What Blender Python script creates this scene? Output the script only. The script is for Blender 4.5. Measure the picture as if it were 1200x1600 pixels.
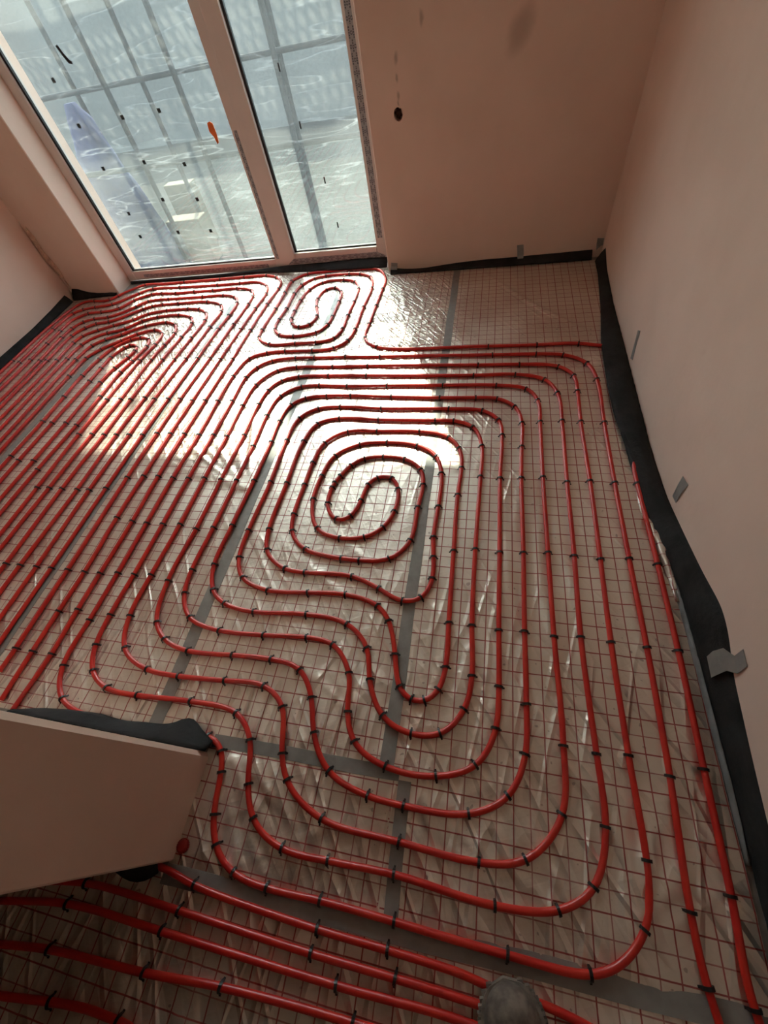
import bpy, bmesh, math, random
import numpy as np
from mathutils import Vector, Matrix

# ------------------------------------------------------------------ clear
for o in list(bpy.data.objects):
    bpy.data.objects.remove(o, do_unlink=True)
scene = bpy.context.scene
col = scene.collection
random.seed(7)

# ------------------------------------------------------------------ camera
CAM_H = 1.6091
cam_d = bpy.data.cameras.new('camera')
cam_d.sensor_fit = 'HORIZONTAL'
cam_d.sensor_width = 36.0
cam_d.lens = 644.578 / 1200.0 * 36.0
cam_d.clip_start = 0.05
cam_d.clip_end = 200.0
cam = bpy.data.objects.new('camera', cam_d)
col.objects.link(cam)
ROT = Matrix(((0.974976, -0.052565, 0.216006),
              (0.165673, 0.819694, -0.54832),
              (-0.148236, 0.570385, 0.807891)))
cam.matrix_world = Matrix.Translation((0, 0, CAM_H)) @ ROT.to_4x4()
scene.camera = cam

# ------------------------------------------------------------------ light
SUN_EL = math.radians(43.0)
SUN_AZ = math.radians(20.0)          # to the left of straight out of the window
world = bpy.data.worlds.new('daylight')
scene.world = world
world.use_nodes = True
wn = world.node_tree
for n in list(wn.nodes):
    wn.nodes.remove(n)
w_out = wn.nodes.new('ShaderNodeOutputWorld')
w_bg = wn.nodes.new('ShaderNodeBackground')
w_sky = wn.nodes.new('ShaderNodeTexSky')
w_sky.sky_type = 'NISHITA'
w_sky.sun_disc = False
w_sky.sun_elevation = SUN_EL
w_sky.sun_rotation = -SUN_AZ
w_sky.air_density = 1.0
w_sky.dust_density = 1.2
w_bg.inputs['Strength'].default_value = 0.88
w_mix = wn.nodes.new('ShaderNodeMix')
w_mix.data_type = 'RGBA'
w_bw = wn.nodes.new('ShaderNodeRGBToBW')
wn.links.new(w_sky.outputs[0], w_bw.inputs[0])
w_mix.inputs[0].default_value = 0.72              # haze: half way to neutral
wn.links.new(w_sky.outputs[0], w_mix.inputs[6])
wn.links.new(w_bw.outputs[0], w_mix.inputs[7])
wn.links.new(w_mix.outputs[2], w_bg.inputs[0])
wn.links.new(w_bg.outputs[0], w_out.inputs[0])

sun_d = bpy.data.lights.new('sun', 'SUN')
sun_d.energy = 5.6
sun_d.angle = math.radians(1.1)
sun_d.color = (1.0, 0.88, 0.72)
sun = bpy.data.objects.new('sun', sun_d)
col.objects.link(sun)
sdir = Vector((math.sin(SUN_AZ) * math.cos(SUN_EL), -math.cos(SUN_AZ) * math.cos(SUN_EL), -math.sin(SUN_EL)))
sun.rotation_euler = sdir.to_track_quat('-Z', 'Y').to_euler()
sun.location = (-3, 9, 8)

scene.view_settings.view_transform = 'Standard'
scene.view_settings.look = 'None'
scene.view_settings.gamma = 1.0
scene.view_settings.use_curve_mapping = False
scene.view_settings.exposure = 0.92

# ------------------------------------------------------------------ helpers
def tag(o, label=None, cat=None, group=None, kind=None):
    if label: o['label'] = label
    if cat: o['category'] = cat
    if group: o['group'] = group
    if kind: o['kind'] = kind
    return o

def link(name, me, m=None, parent=None, loc=None):
    o = bpy.data.objects.new(name, me)
    col.objects.link(o)
    if m is not None and len(me.materials) == 0:
        me.materials.append(m)
    if loc: o.location = loc
    if parent is not None: o.parent = parent
    return o

def empty(name, loc=(0, 0, 0)):
    o = bpy.data.objects.new(name, None)
    o.empty_display_size = 0.05
    col.objects.link(o)
    o.location = loc
    return o

def mesh_from(name, verts, faces, smooth=False):
    me = bpy.data.meshes.new(name)
    me.from_pydata([tuple(v) for v in verts], [], faces)
    me.update()
    if smooth:
        me.polygons.foreach_set('use_smooth', [True] * len(me.polygons))
    return me

def bm_mesh(name, bm, smooth=False):
    bmesh.ops.recalc_face_normals(bm, faces=bm.faces)
    me = bpy.data.meshes.new(name)
    bm.to_mesh(me)
    bm.free()
    if smooth:
        me.polygons.foreach_set('use_smooth', [True] * len(me.polygons))
    return me

def add_box(bm, x0, x1, y0, y1, z0, z1, bevel=0.0):
    r = bmesh.ops.create_cube(bm, size=1.0)
    vs = r['verts']
    for v in vs:
        v.co = Vector(((x0 + x1) / 2 + v.co.x * (x1 - x0), (y0 + y1) / 2 + v.co.y * (y1 - y0), (z0 + z1) / 2 + v.co.z * (z1 - z0)))
    if bevel > 0:
        es = list({e for v in vs for e in v.link_edges})
        bmesh.ops.bevel(bm, geom=es, offset=bevel, segments=2, affect='EDGES', profile=0.5)

def box(name, x0, x1, y0, y1, z0, z1, m, parent=None, bevel=0.0):
    bm = bmesh.new()
    add_box(bm, x0, x1, y0, y1, z0, z1, bevel)
    return link(name, bm_mesh(name, bm), m, parent)

def prism(bm, pts, z0, z1):
    a = [bm.verts.new((p[0], p[1], z0)) for p in pts]
    b = [bm.verts.new((p[0], p[1], z1)) for p in pts]
    n = len(pts)
    bm.faces.new(a[::-1])
    bm.faces.new(b)
    for i in range(n):
        bm.faces.new((a[i], a[(i + 1) % n], b[(i + 1) % n], b[i]))

def tube_mesh(name, pts, r, sides=10, cap=True):
    pts = [Vector(p) for p in pts]
    n = len(pts)
    verts, faces = [], []
    up = Vector((0, 0, 1))
    for i, p in enumerate(pts):
        t = (pts[min(i + 1, n - 1)] - pts[max(i - 1, 0)]).normalized()
        ref = up if abs(t.z) < 0.95 else Vector((1, 0, 0))
        s = t.cross(ref).normalized()
        u = s.cross(t).normalized()
        for k in range(sides):
            a = 2 * math.pi * k / sides
            verts.append(p + (s * math.cos(a) + u * math.sin(a)) * r)
    for i in range(n - 1):
        for k in range(sides):
            k2 = (k + 1) % sides
            faces.append((i * sides + k, (i + 1) * sides + k, (i + 1) * sides + k2, i * sides + k2))
    if cap:
        faces.append(tuple(range(sides)))
        faces.append(tuple((n - 1) * sides + k for k in range(sides))[::-1])
    return mesh_from(name, verts, faces, True)

# ------------------------------------------------------------------ materials
class NT:
    def __init__(self, name):
        self.m = bpy.data.materials.new(name)
        self.m.use_nodes = True
        self.t = self.m.node_tree
        for n in list(self.t.nodes):
            self.t.nodes.remove(n)
        self.out = self.t.nodes.new('ShaderNodeOutputMaterial')
    def n(self, typ, props=None, **inp):
        nd = self.t.nodes.new('ShaderNode' + typ)
        for k, v in (props or {}).items():
            setattr(nd, k, v)
        for k, v in inp.items():
            key = k.replace('_', ' ')
            if key not in nd.inputs: key = int(k[1:]) if k[1:].isdigit() else key
            self.set(nd.inputs[key], v)
        return nd
    def set(self, sock, v):
        if hasattr(v, 'outputs'): v = v.outputs[0]
        if isinstance(v, bpy.types.NodeSocket): self.t.links.new(v, sock)
        else: sock.default_value = v
    def math(self, op, a, b=None, c=None, clamp=False):
        nd = self.t.nodes.new('ShaderNodeMath')
        nd.operation = op
        nd.use_clamp = clamp
        self.set(nd.inputs[0], a)
        if b is not None: self.set(nd.inputs[1], b)
        if c is not None: self.set(nd.inputs[2], c)
        return nd.outputs[0]
    def mixc(self, f, a, b):
        nd = self.t.nodes.new('ShaderNodeMix')
        nd.data_type = 'RGBA'
        self.set(nd.inputs[0], f)
        self.set(nd.inputs[6], a)
        self.set(nd.inputs[7], b)
        return nd.outputs[2]
    def ramp(self, f, lo, hi):
        nd = self.t.nodes.new('ShaderNodeMapRange')
        nd.interpolation_type = 'SMOOTHSTEP'
        self.set(nd.inputs[0], f)
        nd.inputs[1].default_value = lo
        nd.inputs[2].default_value = hi
        return nd.outputs[0]
    def coord(self, kind='Object'):
        return self.t.nodes.new('ShaderNodeTexCoord').outputs[kind]
    def pos(self):
        return self.t.nodes.new('ShaderNodeNewGeometry').outputs['Position']
    def noise(self, vec, scale, detail=3.0, rough=0.55):
        nd = self.n('TexNoise', Vector=vec, Scale=scale, Detail=detail, Roughness=rough)
        return nd.outputs[0]
    def bump(self, h, strength, dist):
        nd = self.n('Bump', Strength=strength, Distance=dist, Height=h)
        return nd.outputs[0]
    def done(self, shader):
        self.set(self.out.inputs['Surface'], shader)
        return self.m

def c4(r, g, b): return (r, g, b, 1.0)

def mat_simple(name, rgb, rough=0.6, metal=0.0, var=0.12, scale=20.0, bump=0.0, bdist=0.002, coat=0.0, spec=0.5):
    N = NT(name)
    v = N.coord()
    n1 = N.noise(v, scale)
    f = N.ramp(n1, 0.3, 0.7)
    dark = c4(*[c * (1 - var) for c in rgb])
    lite = c4(*[min(1, c * (1 + var)) for c in rgb])
    p = N.n('BsdfPrincipled', Base_Color=N.mixc(f, dark, lite), Roughness=rough, Metallic=metal)
    p.inputs['Coat Weight'].default_value = coat
    p.inputs['Specular IOR Level'].default_value = spec
    if bump > 0:
        N.set(p.inputs['Normal'], N.bump(N.noise(v, scale * 3, 4.0), bump, bdist))
    return N.done(p)

PLASTER = (0.80, 0.605, 0.495)
def mat_plaster(name, stains=False, tint=(1, 1, 1)):
    N = NT(name)
    v = N.pos()
    big = N.ramp(N.noise(v, 1.3, 4.0), 0.3, 0.72)
    fine = N.noise(v, 26.0, 4.0, 0.6)
    base = [a * b for a, b in zip(PLASTER, tint)]
    cA = c4(*[c * 0.93 for c in base])
    cB = c4(base[0] * 1.05, base[1] * 1.06, base[2] * 1.08)
    colr = N.mixc(big, cA, cB)
    colr = N.mixc(N.math('MULTIPLY', N.ramp(N.noise(v, 7.0, 5.0, 0.7), 0.62, 0.80), 0.22), colr, c4(base[0] * 0.8, base[1] * 0.72, base[2] * 0.68))
    if stains:
        sx = N.n('SeparateXYZ', Vector=v)
        X, Z = sx.outputs['X'], sx.outputs['Z']
        wob = N.math('MULTIPLY', N.math('SUBTRACT', N.noise(v, 9.0, 3.0), 0.5), 0.16)
        def blob(cx, cz, rx, rz, shear=0.0):
            dx = N.math('DIVIDE', N.math('ADD', N.math('SUBTRACT', N.math('SUBTRACT', X, cx), N.math('MULTIPLY', N.math('SUBTRACT', Z, cz), shear)), N.math('MULTIPLY', wob, 0.35)), rx)
            dz = N.math('DIVIDE', N.math('ADD', N.math('SUBTRACT', Z, cz), N.math('MULTIPLY', wob, 0.2)), rz)
            d = N.math('SQRT', N.math('ADD', N.math('MULTIPLY', dx, dx), N.math('MULTIPLY', dz, dz)))
            return N.math('SUBTRACT', 1.0, N.ramp(d, 0.2, 1.0))
        b1 = N.math('MULTIPLY', blob(0.10, 1.19, 0.085, 0.13, 0.35), 0.42)
        colr = N.mixc(b1, colr, c4(0.27, 0.17, 0.12))
        for (cx, cz, r) in ((-0.595, 1.01, 0.014), (-0.59, 1.09, 0.013), (-0.585, 1.17, 0.016), (-0.60, 0.976, 0.010), (-0.43, 1.30, 0.02)):
            colr = N.mixc(N.math('MULTIPLY', blob(cx, cz, r, r * 2.2), 0.5), colr, c4(0.25, 0.16, 0.11))
    p = N.n('BsdfPrincipled', Base_Color=colr, Roughness=0.88)
    h = N.math('ADD', N.math('MULTIPLY', fine, 0.4), N.math('MULTIPLY', N.noise(v, 5.0, 3.0), 1.6))
    N.set(p.inputs['Normal'], N.bump(h, 0.35, 0.006))
    return N.done(p)

def mat_foil(name):
    N = NT(name)
    v = N.coord('Object')
    sx = N.n('SeparateXYZ', Vector=v)
    def lines(c):
        fr = N.math('PINGPONG', N.math('ADD', c, 50.0), 0.05)          # 0 on the bold line, 0.05 on the thin one
        bold = N.math('SUBTRACT', 1.0, N.ramp(fr, 0.0014, 0.0025))
        thin = N.math('MULTIPLY', N.ramp(fr, 0.0479, 0.0488), 0.80)
        return N.math('MAXIMUM', bold, thin)
    g = N.math('MAXIMUM', lines(sx.outputs['X']), lines(sx.outputs['Y']))
    w = N.pos()
    mott = N.ramp(N.noise(w, 3.0, 2.0), 0.3, 0.7)
    base = N.mixc(mott, c4(0.71, 0.645, 0.565), c4(0.83, 0.775, 0.69))
    speck = N.ramp(N.noise(w, 42.0, 1.0, 0.5), 0.735, 0.77)
    base = N.mixc(N.math('MULTIPLY', speck, 0.45), base, c4(0.12, 0.06, 0.05))
    colr = N.mixc(N.math('MULTIPLY', g, 0.93), base, c4(0.30, 0.022, 0.017))
    rough = N.math('ADD', 0.38, N.math('MULTIPLY', mott, 0.12))
    metal = N.math('MULTIPLY', N.math('SUBTRACT', 1.0, g), 0.84)
    p = N.n('BsdfPrincipled', Base_Color=colr, Roughness=rough, Metallic=metal)
    p.inputs['Coat Weight'].default_value = 0.12
    p.inputs['Coat Roughness'].default_value = 0.16
    h = N.noise(w, 50.0, 4.0, 0.65)
    b0 = N.bump(h, 0.30, 0.0022)
    def folds(rot, sc, scale, sharp):
        mp = N.n('Mapping', {'vector_type': 'TEXTURE'}, Vector=w)
        mp.inputs['Rotation'].default_value = (0, 0, rot)      # streaks run along this direction
        mp.inputs['Scale'].default_value = tuple(1.0 / k for k in sc)
        nz = N.n('TexNoise', Vector=mp.outputs[0], Scale=scale, Detail=1.0, Roughness=0.5)
        return N.math('SUBTRACT', 1.0, N.math('MULTIPLY', N.math('ABSOLUTE', N.math('SUBTRACT', nz.outputs[0], 0.5)), sharp), None, True)
    wx = N.n('SeparateXYZ', Vector=w)
    far_m = N.ramp(wx.outputs['Y'], 1.7, 2.7)
    right_m = N.math('SUBTRACT', 1.0, N.math('MULTIPLY', N.ramp(wx.outputs['X'], -0.45, 0.0), N.math('MULTIPLY', far_m, 0.85)))
    near_m = N.math('SUBTRACT', 1.0, N.ramp(wx.outputs['Y'], 0.1, 1.1))
    f1 = N.math('ADD', folds(0.4, (1.0, 5.0, 1.0), 6.0, 9.0), folds(-0.9, (1.0, 5.0, 1.0), 5.0, 9.0))
    f2 = N.math('ADD', folds(1.42, (1.0, 7.0, 1.0), 1.4, 15.0), folds(-0.95, (1.0, 7.0, 1.0), 1.3, 17.0))
    patch = N.ramp(N.noise(w, 2.2, 2.0), 0.42, 0.62)
    amt = N.math('ADD', N.math('MULTIPLY', f1, N.math('MULTIPLY', right_m, N.math('ADD', 0.10, N.math('MULTIPLY', far_m, 0.7)))),
                 N.math('MULTIPLY', f2, N.math('ADD', N.math('MULTIPLY', near_m, 1.0), N.math('MULTIPLY', patch, 0.5))))
    nb = N.n('Bump', Strength=0.85, Distance=0.0045, Height=amt)
    N.set(nb.inputs['Normal'], b0)
    N.set(p.inputs['Normal'], nb.outputs[0])
    return N.done(p)

def mat_pipe(name):
    N = NT(name)
    v = N.pos()
    f = N.ramp(N.noise(v, 11.0, 3.0), 0.3, 0.7)
    colr = N.mixc(f, c4(0.52, 0.014, 0.011), c4(0.63, 0.028, 0.015))
    dust = N.ramp(N.noise(v, 60.0, 4.0, 0.7), 0.62, 0.8)
    colr = N.mixc(N.math('MULTIPLY', dust, 0.10), colr, c4(0.55, 0.30, 0.25))
    p = N.n('BsdfPrincipled', Base_Color=colr, Roughness=0.34)
    p.inputs['Coat Weight'].default_value = 0.12
    p.inputs['Coat Roughness'].default_value = 0.2
    return N.done(p)

def mat_glass(name):
    N = NT(name)
    tr = N.n('BsdfTransparent', Color=c4(0.87, 0.93, 0.92))
    gl = N.n('BsdfGlossy', Color=c4(1, 1, 1), Roughness=0.02)
    mx = N.n('MixShader')
    lw = N.n('LayerWeight', Blend=0.5)
    fc = N.math('ADD', 0.03, N.math('MULTIPLY', N.math('POWER', lw.outputs['Facing'], 5.0), 0.8))
    N.set(mx.inputs[0], fc)
    N.set(mx.inputs[1], tr)
    N.set(mx.inputs[2], gl)
    return N.done(mx)

def mat_sheet(name, clear=0.5, tint=(0.86, 0.89, 0.88), cr=0.12):
    # thin milky polythene: part of the light passes straight, part is scattered
    N = NT(name)
    v = N.pos()
    mp = N.n('Mapping', Vector=v)
    mp.inputs['Scale'].default_value = (0.7, 1.0, 6.5)
    mp.inputs['Rotation'].default_value = (0, 0.10, 0)
    streak = N.noise(mp.outputs[0], 1.7, 2.0, 0.45)
    crease = N.math('SUBTRACT', 1.0, N.math('MULTIPLY', N.math('ABSOLUTE', N.math('SUBTRACT', streak, 0.5)), 60.0), None, True)
    cl = N.ramp(N.noise(v, 1.6, 4.0), 0.25, 0.75)
    tr = N.n('BsdfTransparent', Color=c4(0.93, 0.95, 0.94))
    tl = N.n('BsdfTranslucent', Color=c4(*tint))
    df = N.n('BsdfDiffuse', Color=c4(*tint))
    gl = N.n('BsdfGlossy', Color=c4(1, 1, 1), Roughness=0.18)
    bmp = N.bump(N.math('ADD', N.math('MULTIPLY', crease, 0.6), N.noise(v, 6.0, 4.0)), 0.5, 0.01)
    for b in (tl, df, gl): N.set(b.inputs['Normal'], bmp)
    m1 = N.n('MixShader'); m1.inputs[0].default_value = 0.35
    N.set(m1.inputs[1], tl); N.set(m1.inputs[2], df)
    m2 = N.n('MixShader'); m2.inputs[0].default_value = 0.06
    N.set(m2.inputs[1], m1); N.set(m2.inputs[2], gl)
    m3 = N.n('MixShader')
    fac = N.math('ADD', N.math('ADD', 1.0 - clear, N.math('MULTIPLY', N.math('SUBTRACT', cl, 0.5), 0.07)), N.math('MULTIPLY', crease, cr), None, True)
    N.set(m3.inputs[0], fac)
    N.set(m3.inputs[1], tr); N.set(m3.inputs[2], m2)
    return N.done(m3)

def mat_perforated(name):
    N = NT(name)
    v = N.coord('Object')
    sx = N.n('SeparateXYZ', Vector=v)
    px, py = 0.078, 0.080
    row = N.math('FLOOR', N.math('DIVIDE', sx.outputs['Y'], py))
    odd = N.math('MULTIPLY', N.math('MODULO', N.math('ADD', row, 100.0), 2.0), 0.5)
    u = N.math('SUBTRACT', N.math('FRACT', N.math('ADD', N.math('DIVIDE', sx.outputs['X'], px), odd)), 0.5)
    w = N.math('SUBTRACT', N.math('FRACT', N.math('DIVIDE', sx.outputs['Y'], py)), 0.5)
    a = N.math('MULTIPLY', u, px); b = N.math('MULTIPLY', w, py)
    d = N.math('SQRT', N.math('ADD', N.math('MULTIPLY', a, a), N.math('MULTIPLY', N.math('MULTIPLY', b, b), 0.48)))
    hole = N.math('LESS_THAN', d, 0.023)
    p = N.n('BsdfPrincipled', Base_Color=c4(0.35, 0.36, 0.36), Roughness=0.45, Metallic=0.8)
    tr = N.n('BsdfTransparent')
    mx = N.n('MixShader')
    N.set(mx.inputs[0], hole); N.set(mx.inputs[1], p); N.set(mx.inputs[2], tr)
    return N.done(mx)

def mat_print(name, vertical):
    # grey protective tape with rows of small dark printed marks
    N = NT(name)
    v = N.pos()
    sx = N.n('SeparateXYZ', Vector=v)
    L = sx.outputs['Z'] if vertical else sx.outputs['X']
    W = sx.outputs['X'] if vertical else sx.outputs['Z']
    row = N.math('FLOOR', N.math('DIVIDE', W, 0.0135))
    odd = N.math('MULTIPLY', N.math('MODULO', N.math('ADD', row, 1000.0), 2.0), 0.055)
    s = N.math('FRACT', N.math('DIVIDE', N.math('ADD', L, odd), 0.11))
    r = N.math('SUBTRACT', N.math('FRACT', N.math('DIVIDE', W, 0.0135)), 0.5)
    word = N.math('MULTIPLY', N.math('LESS_THAN', s, 0.46), N.math('LESS_THAN', N.math('ABSOLUTE', r), 0.28))
    brk = N.math('GREATER_THAN', N.math('FRACT', N.math('DIVIDE', L, 0.0105)), 0.30)
    ds = N.math('MULTIPLY', N.math('SUBTRACT', s, 0.70), 0.11)
    dr = N.math('MULTIPLY', r, 0.0135)
    dd = N.math('SQRT', N.math('ADD', N.math('MULTIPLY', ds, ds), N.math('MULTIPLY', dr, dr)))
    ring = N.math('MULTIPLY', N.math('LESS_THAN', dd, 0.0085), N.math('GREATER_THAN', dd, 0.0045))
    ink = N.math('MAXIMUM', N.math('MULTIPLY', word, brk), ring)
    colr = N.mixc(N.math('MULTIPLY', ink, 0.85), c4(0.36, 0.36, 0.37), c4(0.05, 0.05, 0.06))
    p = N.n('BsdfPrincipled', Base_Color=colr, Roughness=0.45)
    return N.done(p)

def mat_ground(name):
    N = NT(name)
    v = N.pos()
    f = N.ramp(N.noise(v, 0.8, 5.0, 0.6), 0.35, 0.65)
    g = N.ramp(N.noise(v, 14.0, 4.0, 0.7), 0.3, 0.7)
    a = N.mixc(f, c4(0.014, 0.017, 0.010), c4(0.022, 0.019, 0.014))
    colr = N.mixc(N.math('MULTIPLY', g, 0.4), a, c4(0.026, 0.024, 0.021))
    p = N.n('BsdfPrincipled', Base_Color=colr, Roughness=0.95)
    N.set(p.inputs['Normal'], N.bump(N.noise(v, 20.0, 5.0), 0.6, 0.03))
    return N.done(p)

M = {}
M['plaster'] = mat_plaster('plaster')
M['plaster_far'] = mat_plaster('plaster_far', True)
M['ceiling'] = mat_simple('ceiling_paint', (0.82, 0.78, 0.74), 0.9, var=0.03)
M['slab'] = mat_simple('concrete_slab', (0.33, 0.31, 0.29), 0.9, bump=0.4)
M['foil'] = mat_foil('gridded_foil')
M['pipe'] = mat_pipe('red_pipe')
M['clip'] = mat_simple('black_plastic', (0.014, 0.012, 0.012), 0.42)
M['foam'] = mat_simple('anthracite_foam', (0.023, 0.0225, 0.023), 0.8, var=0.35, scale=9.0, bump=0.8, bdist=0.006, spec=0.22)
M['foam_film'] = mat_simple('grey_foam_film', (0.20, 0.20, 0.20), 0.5, var=0.2, scale=14.0, bump=0.4)
M['tape'] = mat_simple('grey_duct_tape', (0.275, 0.268, 0.250), 0.45, metal=0.15, var=0.10, scale=25.0, bump=0.25, bdist=0.001)
M['upvc'] = mat_simple('window_profile', (0.72, 0.64, 0.59), 0.35, var=0.04, scale=4.0)
M['gasket'] = mat_simple('black_gasket', (0.012, 0.012, 0.013), 0.5)
M['glass'] = mat_glass('window_glass')
M['sheet'] = mat_sheet('milky_sheet', 0.87)
M['sheet_low'] = mat_sheet('milky_sheet_low', 0.972, cr=0.17)
M['print_v'] = mat_print('printed_tape_upright', True)
M['print_h'] = mat_print('printed_tape_level', False)
M['steel'] = mat_simple('galvanised_steel', (0.03, 0.034, 0.036), 0.85, metal=0.0, var=0.15, spec=0.1)
M['deck'] = mat_perforated('perforated_deck')
M['ground'] = mat_ground('building_site_ground')
M['orange'] = mat_simple('orange_paint', (0.85, 0.18, 0.03), 0.6)
M['blue'] = mat_simple('blue_tarp', (0.022, 0.030, 0.085), 0.9, var=0.4, scale=3.0)
M['timber'] = mat_simple('pale_timber', (0.15, 0.12, 0.07), 0.8, var=0.2, scale=8.0)
M['render'] = mat_simple('outdoor_wall', (0.12, 0.123, 0.118), 0.9)
M['rubble'] = mat_simple('hole_filling', (0.10, 0.055, 0.040), 0.95, var=0.5, scale=60.0, bump=1.0, bdist=0.01)
M['peel'] = mat_simple('loose_plaster', (0.60, 0.42, 0.30), 0.9, var=0.25, scale=30.0, bump=0.6)
M['shoe_upper'] = mat_simple('dusty_leather', (0.16, 0.125, 0.10), 0.85, var=0.35, scale=35.0, bump=0.5)
M['shoe_sole'] = mat_simple('dusty_rubber', (0.19, 0.155, 0.125), 0.9, var=0.3, scale=30.0, bump=0.4)
M['redcap'] = mat_simple('red_plastic', (0.33, 0.015, 0.012), 0.5)

# ------------------------------------------------------------------ structure
XR = 0.795      # right wall face
XL = -3.90      # left wall face
YF = 3.46       # far wall face, right of the window
YFL = 3.41      # far wall face, left of the window
XJL, XJR = -3.385, -0.792   # window opening
WTOP = 2.42
CEIL = 2.62
XE, YE0, YE1 = -0.888, -0.305, 0.0   # free end of the partition

tag(box('floor', XL - 0.25, XR + 0.25, -2.3, 3.86, -0.18, -0.003, M['slab']), kind='structure')
tag(box('ceiling', XL - 0.25, XR + 0.25, -2.3, 3.86, CEIL, CEIL + 0.15, M['ceiling']), kind='structure')
tag(box('wall_right', XR, XR + 0.25, -2.3, 3.86, -0.003, CEIL, M['plaster']), kind='structure')
tag(box('wall_left', XL - 0.25, XL, -2.3, 3.86, -0.003, CEIL, M['plaster']), kind='structure')
tag(box('wall_hall', XL, XR, -2.3, -2.1, -0.003, CEIL, M['plaster']), kind='structure')

bm = bmesh.new()
c = 0.006
prism(bm, [(XJR, 3.86), (XJR, YF + c), (XJR + c, YF), (XR, YF), (XR, 3.86)], -0.003, CEIL)
pier_r = bm_mesh('wall_far', bm)
# round hole in the plaster
HX, HZ, HR = -0.600, 0.932, 0.033
wall_far = link('wall_far', pier_r, M['plaster_far'])
bmc = bmesh.new()
bmesh.ops.create_cone(bmc, cap_ends=True, segments=28, radius1=HR, radius2=HR, depth=0.12,
                      matrix=Matrix.Translation((HX, YF, HZ)) @ Matrix.Rotation(math.pi / 2, 4, 'X') @ Matrix.Diagonal((0.85, 1.0, 1.0, 1.0)))
cut_me = bm_mesh('cutter', bmc)
cutter = bpy.data.objects.new('cutter', cut_me)
col.objects.link(cutter)
md = wall_far.modifiers.new('hole', 'BOOLEAN')
md.operation = 'DIFFERENCE'
md.object = cutter
md.solver = 'EXACT'
dg = bpy.context.evaluated_depsgraph_get()
new_me = bpy.data.meshes.new_from_object(wall_far.evaluated_get(dg))
wall_far.modifiers.clear()
bm = bmesh.new()
bm.from_mesh(new_me)
bpy.data.objects.remove(cutter, do_unlink=True)
prism(bm, [(XL, YFL), (XJL - c, YFL), (XJL, YFL + c), (XJL, 3.86), (XL, 3.86)], -0.003, CEIL)
add_box(bm, XJL, XJR, YF, 3.86, WTOP, CEIL)
me = bm_mesh('wall_far', bm)
me.materials.clear(); me.materials.append(M['plaster_far'])
for p_ in me.polygons: p_.material_index = 0
wall_far.data = me
tag(wall_far, kind='structure')

bm = bmesh.new()
ch = 0.014
prism(bm, [(XL, YE0), (XE - 0.006, YE0), (XE, YE0 + 0.006), (XE, YE1 - ch), (XE - ch, YE1), (XL, YE1)], -0.003, CEIL)
add_box(bm, XE, XR, YE0, YE1, 2.20, CEIL)
tag(link('wall_partition', bm_mesh('wall_partition', bm), M['plaster']), kind='structure')

# ------------------------------------------------------------------ window
win = empty('window_1', (-2.09, 3.66, 0.02))
tag(win, 'tall two-pane white framed balcony window taped with printed strips', kind='structure')
def wbox(name, x0, x1, y0, y1, z0, z1, m, bevel=0.004, parent=None):
    o = box(name, x0 + 2.09, x1 + 2.09, y0 - 3.66, y1 - 3.66, z0 - 0.02, z1 - 0.02, m, parent or win, bevel)
    return o
GL, GM = -3.305, -1.822        # fixed pane, clear width
SLx, SRx = -1.745, -0.800      # sash outer
GSL, GSR = -1.622, -0.898      # sash glass
F0, F1 = 3.625, 3.70           # frame depth
wbox('frame_jamb', XJL, GL, F0, F1, 0.02, WTOP, M['upvc'])
wbox('frame_jamb', -0.835, XJR, F0 + 0.01, F1, 0.02, WTOP, M['upvc'])
wbox('frame_head', GL, -0.835, F0, F1, WTOP - 0.08, WTOP, M['upvc'])
wbox('frame_sill', GL, GM, F0, F1, 0.02, 0.098, M['upvc'])
wbox('mullion', GM, SLx + 0.03, F0, F1, 0.02, WTOP - 0.08, M['upvc'])
# opening sash, standing proud of the fixed frame
S0, S1 = 3.600, 3.68
wbox('sash_stile', SLx, GSL, S0, S1, 0.045, WTOP - 0.05, M['upvc'], 0.006)
wbox('sash_stile', GSR, SRx - 0.012, S0, S1, 0.045, WTOP - 0.05, M['upvc'], 0.006)
wbox('sash_rail', GSL, GSR, S0, S1, 0.045, 0.140, M['upvc'], 0.006)
wbox('sash_rail', GSL, GSR, S0, S1, WTOP - 0.15, WTOP - 0.05, M['upvc'], 0.006)
# beads / gaskets
def gasket(x0, x1, z0, z1, y, w=0.011):
    wbox('gasket', x0, x0 + w * 1.6, y, y + 0.02, z0, z1, M['gasket'], 0.0)
    wbox('gasket', x1 - w * 0.5, x1, y, y + 0.02, z0, z1, M['gasket'], 0.0)
    wbox('gasket', x0, x1, y, y + 0.02, z0, z0 + w, M['gasket'], 0.0)
    wbox('gasket', x0, x1, y, y + 0.02, z1 - w, z1, M['gasket'], 0.0)
gasket(GL, GM, 0.098, WTOP - 0.08, 3.64)
gasket(GSL, GSR, 0.140, WTOP - 0.15, 3.625)
wbox('pane', GL, GM, 3.655, 3.661, 0.098, WTOP - 0.08, M['glass'], 0.0)
wbox('pane', GSL, GSR, 3.640, 3.646, 0.140, WTOP - 0.15, M['glass'], 0.0)
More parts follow.
